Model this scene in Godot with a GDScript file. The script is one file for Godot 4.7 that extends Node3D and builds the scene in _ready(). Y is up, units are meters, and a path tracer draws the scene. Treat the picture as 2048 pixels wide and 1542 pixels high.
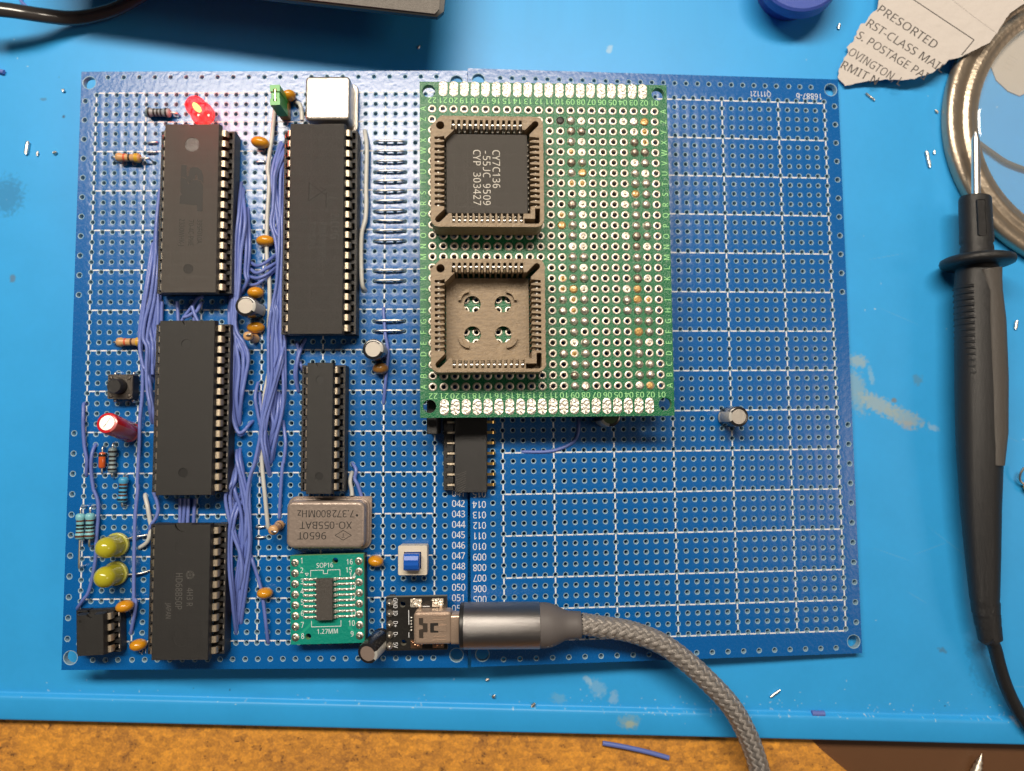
extends Node3D
# A bench-top close-up: two blue prototyping boards joined side by side, a green board raised above them, on a blue silicone mat.
# All lengths below are millimetres; MB.vert() and the transforms turn them into metres.
const S := 0.001
var M := {}
var used := {}
var rng := RandomNumberGenerator.new()
var font: SystemFont
var mono: SystemFont


class MB:
	var v := PackedVector3Array()
	var n := PackedVector3Array()
	var uv := PackedVector2Array()
	var i := PackedInt32Array()
	var t := Transform3D()

	func vert(p: Vector3, nn: Vector3) -> int:
		v.append((t * p) * 0.001)
		n.append((t.basis * nn).normalized())
		uv.append(Vector2(p.x, p.z))
		return v.size() - 1

	func tri(a: Vector3, b: Vector3, c: Vector3, na: Vector3, nb: Vector3, nc: Vector3) -> void:
		var k := v.size()
		vert(a, na)
		vert(b, nb)
		vert(c, nc)
		i.append(k)
		if (b - a).cross(c - a).dot(na + nb + nc) > 0.0:
			i.append(k + 2)
			i.append(k + 1)
		else:
			i.append(k + 1)
			i.append(k + 2)

	func quad(a: Vector3, b: Vector3, c: Vector3, d: Vector3, nn: Vector3) -> void:
		tri(a, b, c, nn, nn, nn)
		tri(a, c, d, nn, nn, nn)

	func quad4(a: Vector3, b: Vector3, c: Vector3, d: Vector3, na: Vector3, nb: Vector3, nc: Vector3, nd: Vector3) -> void:
		tri(a, b, c, na, nb, nc)
		tri(a, c, d, na, nc, nd)

	func box(c: Vector3, s: Vector3, ch := 0.0) -> void:
		var h := s / 2.0
		var ax := [Vector3.RIGHT, Vector3.UP, Vector3.BACK]
		ch = minf(ch, minf(h.x, minf(h.y, h.z)) * 0.9)
		for k in 3:
			var u: Vector3 = ax[(k + 1) % 3]
			var w: Vector3 = ax[(k + 2) % 3]
			var a: Vector3 = ax[k]
			var hu := h.dot(u)
			var hw := h.dot(w)
			var ha := h.dot(a)
			for s1 in [-1.0, 1.0]:
				var o: Vector3 = c + a * ha * s1
				var iu: Vector3 = u * (hu - ch)
				var iw: Vector3 = w * (hw - ch)
				quad(o - iu - iw, o + iu - iw, o + iu + iw, o - iu + iw, a * s1)
				if ch > 0.0:
					for s2 in [-1.0, 1.0]:
						var nn: Vector3 = (a * s1 + u * s2).normalized()
						var p: Vector3 = c + a * ha * s1 + u * (hu - ch) * s2
						var q: Vector3 = c + a * (ha - ch) * s1 + u * hu * s2
						quad(p - iw, p + iw, q + iw, q - iw, nn)
		if ch > 0.0:
			for sx in [-1.0, 1.0]:
				for sy in [-1.0, 1.0]:
					for sz in [-1.0, 1.0]:
						var nn := Vector3(sx, sy, sz).normalized()
						tri(c + Vector3(sx * h.x, sy * (h.y - ch), sz * (h.z - ch)), c + Vector3(sx * (h.x - ch), sy * h.y, sz * (h.z - ch)), c + Vector3(sx * (h.x - ch), sy * (h.y - ch), sz * h.z), nn, nn, nn)

	# profile: points (radius, height) going from the bottom outside to the top; a0..a1 the arc in radians
	func lathe(pr: Array, seg := 20, a0 := 0.0, a1 := TAU, smooth := 0.75) -> void:
		var m := pr.size()
		var fn := []
		for k in m - 1:
			var d: Vector2 = pr[k + 1] - pr[k]
			fn.append(Vector2(d.y, -d.x).normalized())
		for k in m - 1:
			var n0: Vector2 = fn[k]
			var n1: Vector2 = fn[k]
			if k > 0 and fn[k - 1].dot(fn[k]) > smooth:
				n0 = (fn[k - 1] + fn[k]).normalized()
			if k < m - 2 and fn[k + 1].dot(fn[k]) > smooth:
				n1 = (fn[k + 1] + fn[k]).normalized()
			var base := v.size()
			for j in seg + 1:
				var a := a0 + (a1 - a0) * j / seg
				var dx := Vector3(cos(a), 0, sin(a))
				vert(dx * pr[k].x + Vector3.UP * pr[k].y, dx * n0.x + Vector3.UP * n0.y)
				vert(dx * pr[k + 1].x + Vector3.UP * pr[k + 1].y, dx * n1.x + Vector3.UP * n1.y)
			for j in seg:
				var q := base + j * 2
				for x in [q, q + 2, q + 1, q + 1, q + 2, q + 3]:
					i.append(x)

	func ball(c: Vector3, r: Vector3, rings := 8, seg := 14) -> void:
		for a in rings:
			for b in seg:
				var q := []
				var m := []
				for e in [[a, b], [a, b + 1], [a + 1, b + 1], [a + 1, b]]:
					var th: float = PI * e[0] / rings
					var ph: float = TAU * e[1] / seg
					var d := Vector3(sin(th) * cos(ph), cos(th), sin(th) * sin(ph))
					q.append(c + d * r)
					m.append((d / r).normalized())
				quad4(q[0], q[1], q[2], q[3], m[0], m[1], m[2], m[3])

	func tube(p: PackedVector3Array, rad, sides := 8, flat := 1.0) -> void:
		var m := p.size()
		var up := Vector3.UP
		if absf((p[1] - p[0]).normalized().y) > 0.9:
			up = Vector3.RIGHT
		var base := v.size()
		for k in m:
			var d: Vector3 = (p[mini(k + 1, m - 1)] - p[maxi(k - 1, 0)]).normalized()
			var x := up.cross(d).normalized()
			up = d.cross(x).normalized()
			var r: float = rad[k] if rad is Array or rad is PackedFloat32Array else rad
			for j in sides + 1:
				var a := TAU * j / sides
				vert(p[k] + (x * cos(a) + up * sin(a) * flat) * r, (x * cos(a) * flat + up * sin(a)).normalized())
		for k in m - 1:
			for j in sides:
				var q := base + k * (sides + 1) + j
				var w := q + sides + 1
				for e in [q, w, q + 1, q + 1, w, w + 1]:
					i.append(e)
		for e in [[0, -1.0], [m - 1, 1.0]]:
			var d2: Vector3 = (p[1] - p[0]).normalized() if e[0] == 0 else (p[m - 1] - p[m - 2]).normalized()
			var c := vert(p[e[0]], d2 * e[1])
			var st := v.size()
			for j in sides + 1:
				v.append(v[base + e[0] * (sides + 1) + j])
				n.append(n[c])
				uv.append(Vector2())
			for j in sides:
				if e[0] == 0:
					i.append_array([c, st + j, st + j + 1])
				else:
					i.append_array([c, st + j + 1, st + j])

	# a wall between two closed loops of equal length; out = +1 when the loop, seen in (x, z), runs so that its signed area is positive
	func strip(a: PackedVector3Array, b: PackedVector3Array, flip := false, smooth := 0.75) -> void:
		var m := a.size()
		var ar := 0.0
		for k in m:
			ar += a[k].x * a[(k + 1) % m].z - a[(k + 1) % m].x * a[k].z
		var sg := 1.0 if (ar > 0.0) != flip else -1.0
		var fn := []
		for k in m:
			var e := a[(k + 1) % m] - a[k]
			if e.length() < 1e-6:
				e = b[(k + 1) % m] - b[k]
			var u := (b[k] + b[(k + 1) % m]) - (a[k] + a[(k + 1) % m])
			fn.append((u.cross(e) * sg).normalized() * (1.0 if b[0].y + b[m / 2].y >= a[0].y + a[m / 2].y else -1.0))
		for k in m:
			var k1 := (k + 1) % m
			var n0: Vector3 = fn[k]
			var n1: Vector3 = fn[k]
			if n0.dot(fn[(k + m - 1) % m]) > smooth:
				n0 = (n0 + fn[(k + m - 1) % m]).normalized()
			if n1.dot(fn[k1]) > smooth:
				n1 = (n1 + fn[k1]).normalized()
			quad4(a[k], a[k1], b[k1], b[k], n0, n1, n1, n0)

	func flat(outer: PackedVector2Array, holes: Array, y: float, up := true) -> void:
		var nn := Vector3.UP if up else Vector3.DOWN
		var cuts := {}
		for h in holes:
			var c := Vector2()
			for p in h:
				c += p
			cuts[snappedf(c.x / h.size(), 0.001)] = true
		var xs := cuts.keys()
		xs.sort()
		var edges := [-9999.0] + xs + [9999.0]
		for k in edges.size() - 1:
			var pieces := [outer]
			if holes:
				pieces = Geometry2D.intersect_polygons(outer, PackedVector2Array([Vector2(edges[k], -9999), Vector2(edges[k + 1], -9999), Vector2(edges[k + 1], 9999), Vector2(edges[k], 9999)]))
			for h in holes:
				var nx := []
				for p in pieces:
					nx.append_array(Geometry2D.clip_polygons(p, h))
				pieces = nx
			for p in pieces:
				var id := Geometry2D.triangulate_polygon(p)
				for q in range(0, id.size(), 3):
					tri(Vector3(p[id[q]].x, y, p[id[q]].y), Vector3(p[id[q + 1]].x, y, p[id[q + 1]].y), Vector3(p[id[q + 2]].x, y, p[id[q + 2]].y), nn, nn, nn)

	static func at_y(p: PackedVector2Array, y: float) -> PackedVector3Array:
		var o := PackedVector3Array()
		for q in p:
			o.append(Vector3(q.x, y, q.y))
		return o

	func prism(outer: PackedVector2Array, holes: Array, y0: float, y1: float, bottom := true, hole_walls := true) -> void:
		flat(outer, holes, y1)
		if bottom:
			flat(outer, holes, y0, false)
		strip(at_y(outer, y0), at_y(outer, y1))
		if hole_walls:
			for h in holes:
				strip(at_y(h, y0), at_y(h, y1), true)

	# a ribbon of metal: path in the (x, y) plane, widths along z, thickness th
	func ribbon(p: PackedVector2Array, wd: Array, th: float) -> void:
		var m := p.size()
		var nr := []
		for k in m:
			var d := (p[mini(k + 1, m - 1)] - p[maxi(k - 1, 0)]).normalized()
			nr.append(Vector2(-d.y, d.x))
		for k in m - 1:
			for sd in [1.0, -1.0]:
				var a: Vector2 = p[k] + nr[k] * th * 0.5 * sd
				var b: Vector2 = p[k + 1] + nr[k + 1] * th * 0.5 * sd
				var na: Vector3 = Vector3(nr[k].x, nr[k].y, 0) * sd
				var nb: Vector3 = Vector3(nr[k + 1].x, nr[k + 1].y, 0) * sd
				quad4(Vector3(a.x, a.y, -wd[k] / 2), Vector3(b.x, b.y, -wd[k + 1] / 2), Vector3(b.x, b.y, wd[k + 1] / 2), Vector3(a.x, a.y, wd[k] / 2), na, nb, nb, na)
				var a2: Vector2 = p[k] - nr[k] * th * 0.5
				var a1: Vector2 = p[k] + nr[k] * th * 0.5
				var b2: Vector2 = p[k + 1] - nr[k + 1] * th * 0.5
				var b1: Vector2 = p[k + 1] + nr[k + 1] * th * 0.5
				quad(Vector3(a1.x, a1.y, wd[k] / 2 * sd), Vector3(b1.x, b1.y, wd[k + 1] / 2 * sd), Vector3(b2.x, b2.y, wd[k + 1] / 2 * sd), Vector3(a2.x, a2.y, wd[k] / 2 * sd), Vector3(0, 0, sd))
		for e in [[0, 1], [m - 1, m - 2]]:
			var o: Vector2 = p[e[0]]
			var dd: Vector2 = (o - p[e[1]]).normalized()
			var u: Vector2 = nr[e[0]] * th * 0.5
			var hw: float = wd[e[0]] / 2
			quad(Vector3(o.x + u.x, o.y + u.y, -hw), Vector3(o.x + u.x, o.y + u.y, hw), Vector3(o.x - u.x, o.y - u.y, hw), Vector3(o.x - u.x, o.y - u.y, -hw), Vector3(dd.x, dd.y, 0))

	# joins another mesh, given in metres, placed by x (origin in mm, any scale)
	func join(m: Mesh, x: Transform3D) -> void:
		for sf in m.get_surface_count():
			var a := m.surface_get_arrays(sf)
			var base := v.size()
			var av: PackedVector3Array = a[Mesh.ARRAY_VERTEX]
			var an: PackedVector3Array = a[Mesh.ARRAY_NORMAL]
			for k in av.size():
				v.append((t * (x * (av[k] * 1000.0))) * 0.001)
				n.append((t.basis * (x.basis * an[k])).normalized())
				uv.append(Vector2())
			if a[Mesh.ARRAY_INDEX] != null:
				for e in a[Mesh.ARRAY_INDEX]:
					i.append(base + e)
			else:
				for k in av.size():
					i.append(base + k)

	func add_to(m: ArrayMesh, mat: Material) -> ArrayMesh:
		var a := []
		a.resize(Mesh.ARRAY_MAX)
		a[Mesh.ARRAY_VERTEX] = v
		a[Mesh.ARRAY_NORMAL] = n
		a[Mesh.ARRAY_TEX_UV] = uv
		a[Mesh.ARRAY_INDEX] = i
		m.add_surface_from_arrays(Mesh.PRIMITIVE_TRIANGLES, a)
		m.surface_set_material(m.get_surface_count() - 1, mat)
		return m

	func mesh(mat: Material) -> ArrayMesh:
		return add_to(ArrayMesh.new(), mat)


# ---------------------------------------------------------------- helpers
func V(x: float, y: float, z: float) -> Vector3:
	return Vector3(x, y, z)


func numbered(called: String) -> String:
	var k: int = used.get(called, 0)
	used[called] = k + 1
	return called if k == 0 else "%s_%03d" % [called, k]


func xf(at: Vector3, turn := 0.0) -> Transform3D:
	return Transform3D(Basis(Vector3.UP, turn), at)


func metres(x: Transform3D) -> Transform3D:
	return Transform3D(x.basis, x.origin * S)


func thing(called: String, label: String, category: String, x: Transform3D, group := "") -> Node3D:
	var o := Node3D.new()
	o.name = numbered(called)
	o.transform = metres(x)
	add_child(o)
	return tag(o, label, category, group)


func tag(o: Node3D, label: String, category: String, group := "") -> Node3D:
	o.set_meta("label", label)
	o.set_meta("category", category)
	if group:
		o.set_meta("group", group)
	return o


func part(called: String, m: Mesh, to: Node3D, x := Transform3D(), kind := "") -> MeshInstance3D:
	var o := MeshInstance3D.new()
	o.name = called
	o.mesh = m
	o.transform = metres(x)
	to.add_child(o, true)
	var k := 0
	if kind:
		o.set_meta("kind", kind)
	return o


func solo(called: String, m: Mesh, label: String, category: String, x := Transform3D(), group := "") -> MeshInstance3D:
	var o := MeshInstance3D.new()
	o.name = numbered(called)
	o.mesh = m
	o.transform = metres(x)
	add_child(o)
	tag(o, label, category, group)
	return o


func ground(called: String, m: Mesh, x := Transform3D()) -> MeshInstance3D:
	var o := MeshInstance3D.new()
	o.name = numbered(called)
	o.mesh = m
	o.transform = metres(x)
	add_child(o)
	o.set_meta("kind", "structure")
	return o


func mat(r: float, g: float, b: float, rough: float, metal := 0.0, opt := {}) -> StandardMaterial3D:
	var m := StandardMaterial3D.new()
	m.albedo_color = Color(r, g, b).linear_to_srgb()
	m.roughness = rough
	m.metallic = metal
	if opt.has("coat"):
		m.clearcoat_enabled = true
		m.clearcoat = opt.coat
		m.clearcoat_roughness = opt.get("coat_rough", 0.1)
	if opt.has("bump"):
		m.normal_enabled = true
		m.normal_texture = opt.bump
		m.normal_scale = opt.get("bump_scale", 0.5)
	if opt.has("tex"):
		m.albedo_texture = opt.tex
	if opt.has("rtex"):
		m.roughness_texture = opt.rtex
	if opt.has("bump") or opt.has("tex") or opt.has("rtex"):
		m.uv1_triplanar = true
		var sc = opt.get("scale", 300.0)
		m.uv1_scale = sc if sc is Vector3 else Vector3.ONE * sc
	if opt.has("spec"):
		m.metallic_specular = opt.spec
	if opt.has("back"):
		m.backlight_enabled = true
		m.backlight = opt.back
	if opt.has("emit"):
		m.emission_enabled = true
		m.emission = opt.emit
		m.emission_energy_multiplier = opt.get("power", 1.0)
	if opt.has("alpha"):
		m.transparency = BaseMaterial3D.TRANSPARENCY_ALPHA
		m.albedo_color.a = opt.alpha
	if opt.has("rim"):
		m.rim_enabled = true
		m.rim = opt.rim
	return m


func noise(kind: int, freq: float, size := 256, normal := false, bump := 4.0, oct := 3, sd := 1, ramp: Gradient = null) -> NoiseTexture2D:
	var f := FastNoiseLite.new()
	f.noise_type = kind
	f.frequency = freq
	f.seed = sd
	f.fractal_octaves = oct
	var t := NoiseTexture2D.new()
	t.width = size
	t.height = size
	t.seamless = true
	t.as_normal_map = normal
	t.bump_strength = bump
	t.noise = f
	if ramp:
		t.color_ramp = ramp
	return t


func ramp(stops: Array) -> Gradient:
	var g := Gradient.new()
	g.offsets = PackedFloat32Array(stops.map(func(e): return e[0]))
	g.colors = PackedColorArray(stops.map(func(e): return Color(e[1], e[2], e[3])))
	return g


func grey_ramp(a: float, b: float) -> Gradient:
	return ramp([[0.0, a, a, a], [1.0, b, b, b]])


func circle(c: Vector2, r: float, seg := 16) -> PackedVector2Array:
	var o := PackedVector2Array()
	for k in seg:
		o.append(c + Vector2.from_angle(TAU * k / seg) * r)
	return o


func rect(x0: float, z0: float, x1: float, z1: float) -> PackedVector2Array:
	return PackedVector2Array([Vector2(x0, z0), Vector2(x1, z0), Vector2(x1, z1), Vector2(x0, z1)])


func rrect(w: float, d: float, r: float, seg := 4) -> PackedVector2Array:
	var o := PackedVector2Array()
	for k in 4:
		var c := Vector2([1, -1, -1, 1][k] * (w / 2 - r), [1, 1, -1, -1][k] * (d / 2 - r))
		for j in seg + 1:
			o.append(c + Vector2.from_angle(PI / 2 * (k + float(j) / seg)) * r)
	return o


# a solid whose outline changes with height: levels = [[outline, y], ...]
func loft(b: MB, levels: Array, holes := [], bottom := true, smooth := 0.75) -> void:
	for k in levels.size() - 1:
		b.strip(MB.at_y(levels[k][0], levels[k][1]), MB.at_y(levels[k + 1][0], levels[k + 1][1]), false, smooth)
	b.flat(levels[-1][0], holes, levels[-1][1])
	if bottom:
		b.flat(levels[0][0], [], levels[0][1], false)


func can(b: MB, w: float, d: float, r: float, y0: float, y1: float, ed: float) -> void:
	var lv := [[rrect(w, d, r), y0]]
	for k in 5:
		var a := PI / 2 * k / 4.0
		lv.append([rrect(w - 2 * ed * (1 - cos(a)), d - 2 * ed * (1 - cos(a)), maxf(r - ed * (1 - cos(a)), 0.05)), y1 - ed + ed * sin(a)])
	loft(b, lv)


func smooth_path(p: Array, per := 6) -> PackedVector3Array:
	var o := PackedVector3Array()
	for k in p.size() - 1:
		var a: Vector3 = p[maxi(k - 1, 0)]
		var b: Vector3 = p[k]
		var c: Vector3 = p[k + 1]
		var d: Vector3 = p[mini(k + 2, p.size() - 1)]
		for j in per:
			o.append(b.cubic_interpolate(c, a, d, float(j) / per))
	o.append(p[-1])
	return o


var text_cache := {}
func text_mesh(s: String, f: Font = null) -> TextMesh:
	f = f if f else font
	if not text_cache.has([s, f]):
		var t := TextMesh.new()
		t.text = s
		t.font = f
		t.font_size = 32
		t.pixel_size = 0.001
		t.depth = 0.6
		t.curve_step = 3.0
		text_cache[[s, f]] = t
	return text_cache[[s, f]]


# lettering lying on a face: centre c, cap height mm, reading along dir, up the face normal, width squeezed by wide
func letter(b: MB, s: String, c: Vector3, cap: float, dir := Vector3.RIGHT, up := Vector3.UP, wide := 1.0, f: Font = null, mirror := false) -> void:
	var m := text_mesh(s, f)
	var k := cap / 22.8
	var y := up.cross(dir).normalized()
	b.join(m, Transform3D(Basis(dir.normalized() * k * wide, y * k, up * 0.00004), c))


# ---------------------------------------------------------------- frames
func L(c: float, r: float, h := 0.0) -> Vector3:      # a place on the left board: column and row of its holes, height in mm
	return Vector3(-105.0 + 2.54 * c, 9.0 + h, -85.0 + 2.54 * r)


var FR := Transform3D(Basis(Vector3(0.9972, -0.07468, -0.00469), Vector3(0.07465, 0.99719, -0.00666), Vector3(0.00518, 0.00629, 0.99997)).orthonormalized(), Vector3(39.9, 6.016, -17.089))
var FG := Transform3D(Basis(Vector3(0.99896, -0.04541, -0.00484), Vector3(0.0454, 0.99897, -0.0026), Vector3(0.00495, 0.00238, 0.99998)).orthonormalized(), Vector3(8.707, 20.724, -42.361))
func R(c: float, r: float, h := 0.0) -> Vector3:
	return FR * Vector3((c - 17.5) * 2.54, h, (r - 27.0) * 2.54)


func G(c: float, r: float, h := 0.0) -> Vector3:
	return FG * Vector3((c - 10.5) * 2.54, h, (r - 13.0) * 2.54)


func on_R(c: float, r: float) -> Transform3D:
	return Transform3D(FR.basis, R(c, r))


func on_G(c: float, r: float) -> Transform3D:
	return Transform3D(FG.basis, G(c, r))


# a plate with a hole in every cell of a grid, and a lighter recessed ring round each hole
func holed(b: MB, ring: MB, cols: int, rows: int, ro: float, ri: float, dip: float, th: float, pillow := 0.0) -> void:
	var sg := 16
	var sq := []
	var ci := []
	for k in sg:
		var d := Vector2.from_angle(TAU * k / sg)
		sq.append(d * 1.27 / maxf(absf(d.x), absf(d.y)))
		ci.append(d)
	for c in cols:
		for r in rows:
			var o := Vector3((c - (cols - 1) / 2.0) * 2.54, 0, (r - (rows - 1) / 2.0) * 2.54)
			for part_ in 4:
				var q: MB = b if part_ == 0 or part_ == 3 else ring
				var base := q.v.size()
				for k in sg:
					var p: Vector3
					var s: Vector3
					var d := Vector3(ci[k].x, 0, ci[k].y)
					var e := Vector3(sq[k].x, 0, sq[k].y)
					var n0 := Vector3.UP
					if part_ == 0:
						p = e
						s = d * ro
					elif part_ == 1:
						p = d * ro
						s = d * ri + Vector3.DOWN * dip
						n0 = (Vector3.UP * (ro - ri) - d * dip).normalized()
					elif part_ == 2:
						p = d * ri + Vector3.DOWN * dip
						s = d * ri + Vector3.DOWN * th
						n0 = -d
					else:
						p = d * ri + Vector3.DOWN * th
						s = e + Vector3.DOWN * th
						n0 = Vector3.DOWN
					q.v.append((o + p) * S)
					q.v.append((o + s) * S)
					q.n.append(n0)
					q.n.append((Vector3.UP - d * pillow).normalized() if part_ == 0 else n0)
					q.uv.append(Vector2())
					q.uv.append(Vector2())
				for k in sg:
					var a := base + k * 2
					var z := base + (k + 1) % sg * 2
					q.i.append_array([a, z, a + 1, a + 1, z, z + 1])


# ---------------------------------------------------------------- materials
func make_materials() -> void:
	var grain := noise(FastNoiseLite.TYPE_SIMPLEX, 0.12, 256, true, 6.0, 2, 3)
	var soft := noise(FastNoiseLite.TYPE_SIMPLEX_SMOOTH, 0.02, 256, true, 8.0, 4, 5)
	var blotch := noise(FastNoiseLite.TYPE_SIMPLEX, 0.02, 256, false, 1.0, 4, 9, grey_ramp(0.82, 1.0))
	var rough_var := noise(FastNoiseLite.TYPE_SIMPLEX, 0.03, 256, false, 1.0, 5, 11, grey_ramp(0.62, 0.8))
	var scratch := noise(FastNoiseLite.TYPE_SIMPLEX, 0.05, 256, true, 5.0, 3, 17)
	M.grain = grain
	M.blue = mat(0.0, 0.108, 0.385, 0.37, 0, {"bump": soft, "bump_scale": 0.10, "scale": 120.0, "rtex": rough_var, "spec": 0.62})
	M.bare = mat(0.26, 0.42, 0.54, 0.5)
	M.silk = mat(0.74, 0.76, 0.8, 0.6)
	M.green = mat(0.002, 0.14, 0.052, 0.40, 0, {"bump": scratch, "bump_scale": 0.5, "scale": 150.0, "rtex": rough_var})
	M.green_edge = mat(0.16, 0.36, 0.17, 0.6)
	M.green_ink = mat(0.36, 0.78, 0.33, 0.6)
	M.hasl = mat(0.78, 0.75, 0.68, 0.46, 1.0, {"bump": noise(FastNoiseLite.TYPE_SIMPLEX, 0.05, 256, true, 10.0, 3, 21), "bump_scale": 0.4, "scale": 70.0})
	M.pad = mat(0.76, 0.71, 0.62, 0.42, 1.0, {"bump": grain, "bump_scale": 0.25, "scale": 250.0})
	M.solder = mat(0.74, 0.69, 0.62, 0.4, 1.0, {"bump": soft, "bump_scale": 0.9, "scale": 420.0})
	M.solder_dark = mat(0.48, 0.41, 0.35, 0.42, 1.0, {"bump": soft, "bump_scale": 1.0, "scale": 420.0})
	M.flux = mat(0.52, 0.33, 0.12, 0.38, 0.65, {"bump": soft, "bump_scale": 1.2, "scale": 420.0, "coat": 0.8, "coat_rough": 0.08})
	M.char = mat(0.015, 0.013, 0.012, 0.5)
	M.chip = mat(0.038, 0.036, 0.034, 0.46, 0, {"bump": grain, "bump_scale": 0.55, "scale": 330.0, "tex": blotch})
	M.chip_worn = mat(0.072, 0.066, 0.060, 0.46, 0, {"bump": grain, "bump_scale": 0.7, "scale": 330.0})
	M.chip_black = mat(0.018, 0.0175, 0.017, 0.46, 0, {"bump": grain, "bump_scale": 0.4, "scale": 330.0})
	M.dimple = mat(0.014, 0.014, 0.014, 0.45)
	M.dimple_shiny = mat(0.05, 0.05, 0.048, 0.26, 0, {"bump": grain, "bump_scale": 0.35, "scale": 500.0, "spec": 0.8})
	M.etch = mat(0.012, 0.011, 0.010, 0.6)
	M.etch_light = mat(0.085, 0.082, 0.078, 0.6)
	M.ink = mat(0.55, 0.53, 0.48, 0.65)
	M.socket = mat(0.013, 0.013, 0.014, 0.45, 0, {"bump": grain, "bump_scale": 0.3, "scale": 200.0})
	M.tin = mat(0.58, 0.50, 0.385, 0.42, 0.9, {"bump": grain, "bump_scale": 0.2, "scale": 200.0})
	M.bright_tin = mat(0.80, 0.77, 0.72, 0.34, 1.0)
	M.gold = mat(0.78, 0.52, 0.18, 0.25, 1.0)
	M.copper = mat(0.62, 0.36, 0.22, 0.3, 1.0)
	M.plcc = mat(0.34, 0.25, 0.155, 0.42, 0, {"bump": noise(FastNoiseLite.TYPE_SIMPLEX, 0.06, 256, true, 5.0, 4, 31), "bump_scale": 0.5, "scale": Vector3(60, 120, 220), "tex": blotch})
	M.nickel = mat(0.50, 0.47, 0.43, 0.46, 0.75, {"bump": scratch, "bump_scale": 0.35, "scale": 150.0, "rtex": rough_var})
	M.nickel_warm = mat(0.42, 0.345, 0.30, 0.46, 0.55, {"bump": scratch, "bump_scale": 0.10, "scale": 60.0, "rtex": rough_var})
	M.usb_metal = mat(0.50, 0.375, 0.29, 0.36, 0.6, {"bump": scratch, "bump_scale": 0.2, "scale": 120.0})
	M.black_board = mat(0.018, 0.017, 0.016, 0.3, 0, {"bump": soft, "bump_scale": 0.3, "scale": 150.0})
	M.board_edge = mat(0.20, 0.19, 0.15, 0.7)
	M.teal = mat(0.004, 0.25, 0.19, 0.36, 0, {"bump": soft, "bump_scale": 0.35, "scale": 150.0})
	M.teal_light = mat(0.015, 0.33, 0.22, 0.36)
	M.wire = mat(0.15, 0.21, 0.56, 0.36, 0, {"bump": soft, "bump_scale": 0.2, "scale": 100.0, "back": Color(0.05, 0.07, 0.2)})
	M.wire_b = mat(0.12, 0.175, 0.50, 0.4, 0, {"back": Color(0.05, 0.07, 0.2)})
	M.white_wire = mat(0.55, 0.56, 0.54, 0.4)
	M.orange = mat(0.62, 0.27, 0.012, 0.22, 0, {"bump": soft, "bump_scale": 0.25, "scale": 200.0, "coat": 0.5, "coat_rough": 0.1})
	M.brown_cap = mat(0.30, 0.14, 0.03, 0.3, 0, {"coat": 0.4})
	M.sleeve = mat(0.014, 0.014, 0.016, 0.25, 0, {"coat": 0.5, "coat_rough": 0.1})
	M.stripe = mat(0.42, 0.42, 0.40, 0.35)
	M.alu = mat(0.46, 0.43, 0.39, 0.5, 0.6, {"bump": scratch, "bump_scale": 0.5, "scale": 200.0})
	M.alu_warm = mat(0.46, 0.36, 0.31, 0.5, 0.6, {"bump": scratch, "bump_scale": 0.3, "scale": 200.0})
	M.green_top = mat(0.05, 0.10, 0.04, 0.4)
	M.red_sleeve = mat(0.55, 0.015, 0.02, 0.25, 0, {"coat": 0.4})
	M.red_pale = mat(0.48, 0.10, 0.10, 0.3, 0, {"coat": 0.4})
	M.tan = mat(0.56, 0.33, 0.15, 0.35)
	M.sky_body = mat(0.20, 0.50, 0.58, 0.35)
	M.blue_body = mat(0.06, 0.33, 0.58, 0.35)
	M.grey_body = mat(0.22, 0.30, 0.33, 0.4)
	M.band_black = mat(0.015, 0.012, 0.012, 0.4)
	M.band_brown = mat(0.10, 0.035, 0.02, 0.4)
	M.band_red = mat(0.60, 0.10, 0.04, 0.4)
	M.band_gold = mat(0.60, 0.36, 0.03, 0.3)
	M.glass_diode = mat(0.55, 0.10, 0.02, 0.12, 0, {"coat": 0.8})
	M.yellow = mat(0.50, 0.47, 0.03, 0.16, 0, {"back": Color(0.55, 0.5, 0.04), "coat": 0.4, "coat_rough": 0.08})
	M.yellow_pale = mat(0.45, 0.45, 0.10, 0.2, 0, {"back": Color(0.5, 0.48, 0.1)})
	M.red_lens = mat(0.6, 0.002, 0.006, 0.3, 0, {"alpha": 0.6, "emit": Color(1.0, 0.004, 0.02), "power": 0.6, "spec": 0.3})
	M.red_glow = mat(0.9, 0.5, 0.2, 0.4, 0, {"emit": Color(1.0, 0.62, 0.30), "power": 14.0})
	M.jumper_green = mat(0.06, 0.38, 0.07, 0.35)
	M.white_plastic = mat(0.66, 0.60, 0.50, 0.42, 0, {"bump": grain, "bump_scale": 0.15, "scale": 150.0})
	M.blue_plastic = mat(0.010, 0.10, 0.50, 0.32)
	M.barrel = mat(0.34, 0.33, 0.33, 0.36, 1.0, {"bump": grain, "bump_scale": 0.5, "scale": 350.0})
	M.relief = mat(0.115, 0.105, 0.105, 0.55, 0, {"bump": grain, "bump_scale": 0.3, "scale": 200.0})
	M.braid = mat(0.33, 0.305, 0.285, 0.4, 0.45, {"bump": noise(FastNoiseLite.TYPE_SIMPLEX, 0.15, 256, true, 8.0, 2, 41), "bump_scale": 0.6, "scale": 500.0, "rim": 0.4})
	M.braid_dark = mat(0.17, 0.155, 0.15, 0.42, 0.3, {"bump": noise(FastNoiseLite.TYPE_SIMPLEX, 0.15, 256, true, 8.0, 2, 42), "bump_scale": 0.6, "scale": 500.0})
	M.core = mat(0.02, 0.02, 0.02, 0.8)
	M.paper = mat(0.58, 0.54, 0.51, 0.85, 0, {"bump": soft, "bump_scale": 0.25, "scale": 30.0})
	M.print = mat(0.055, 0.05, 0.05, 0.8)
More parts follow.
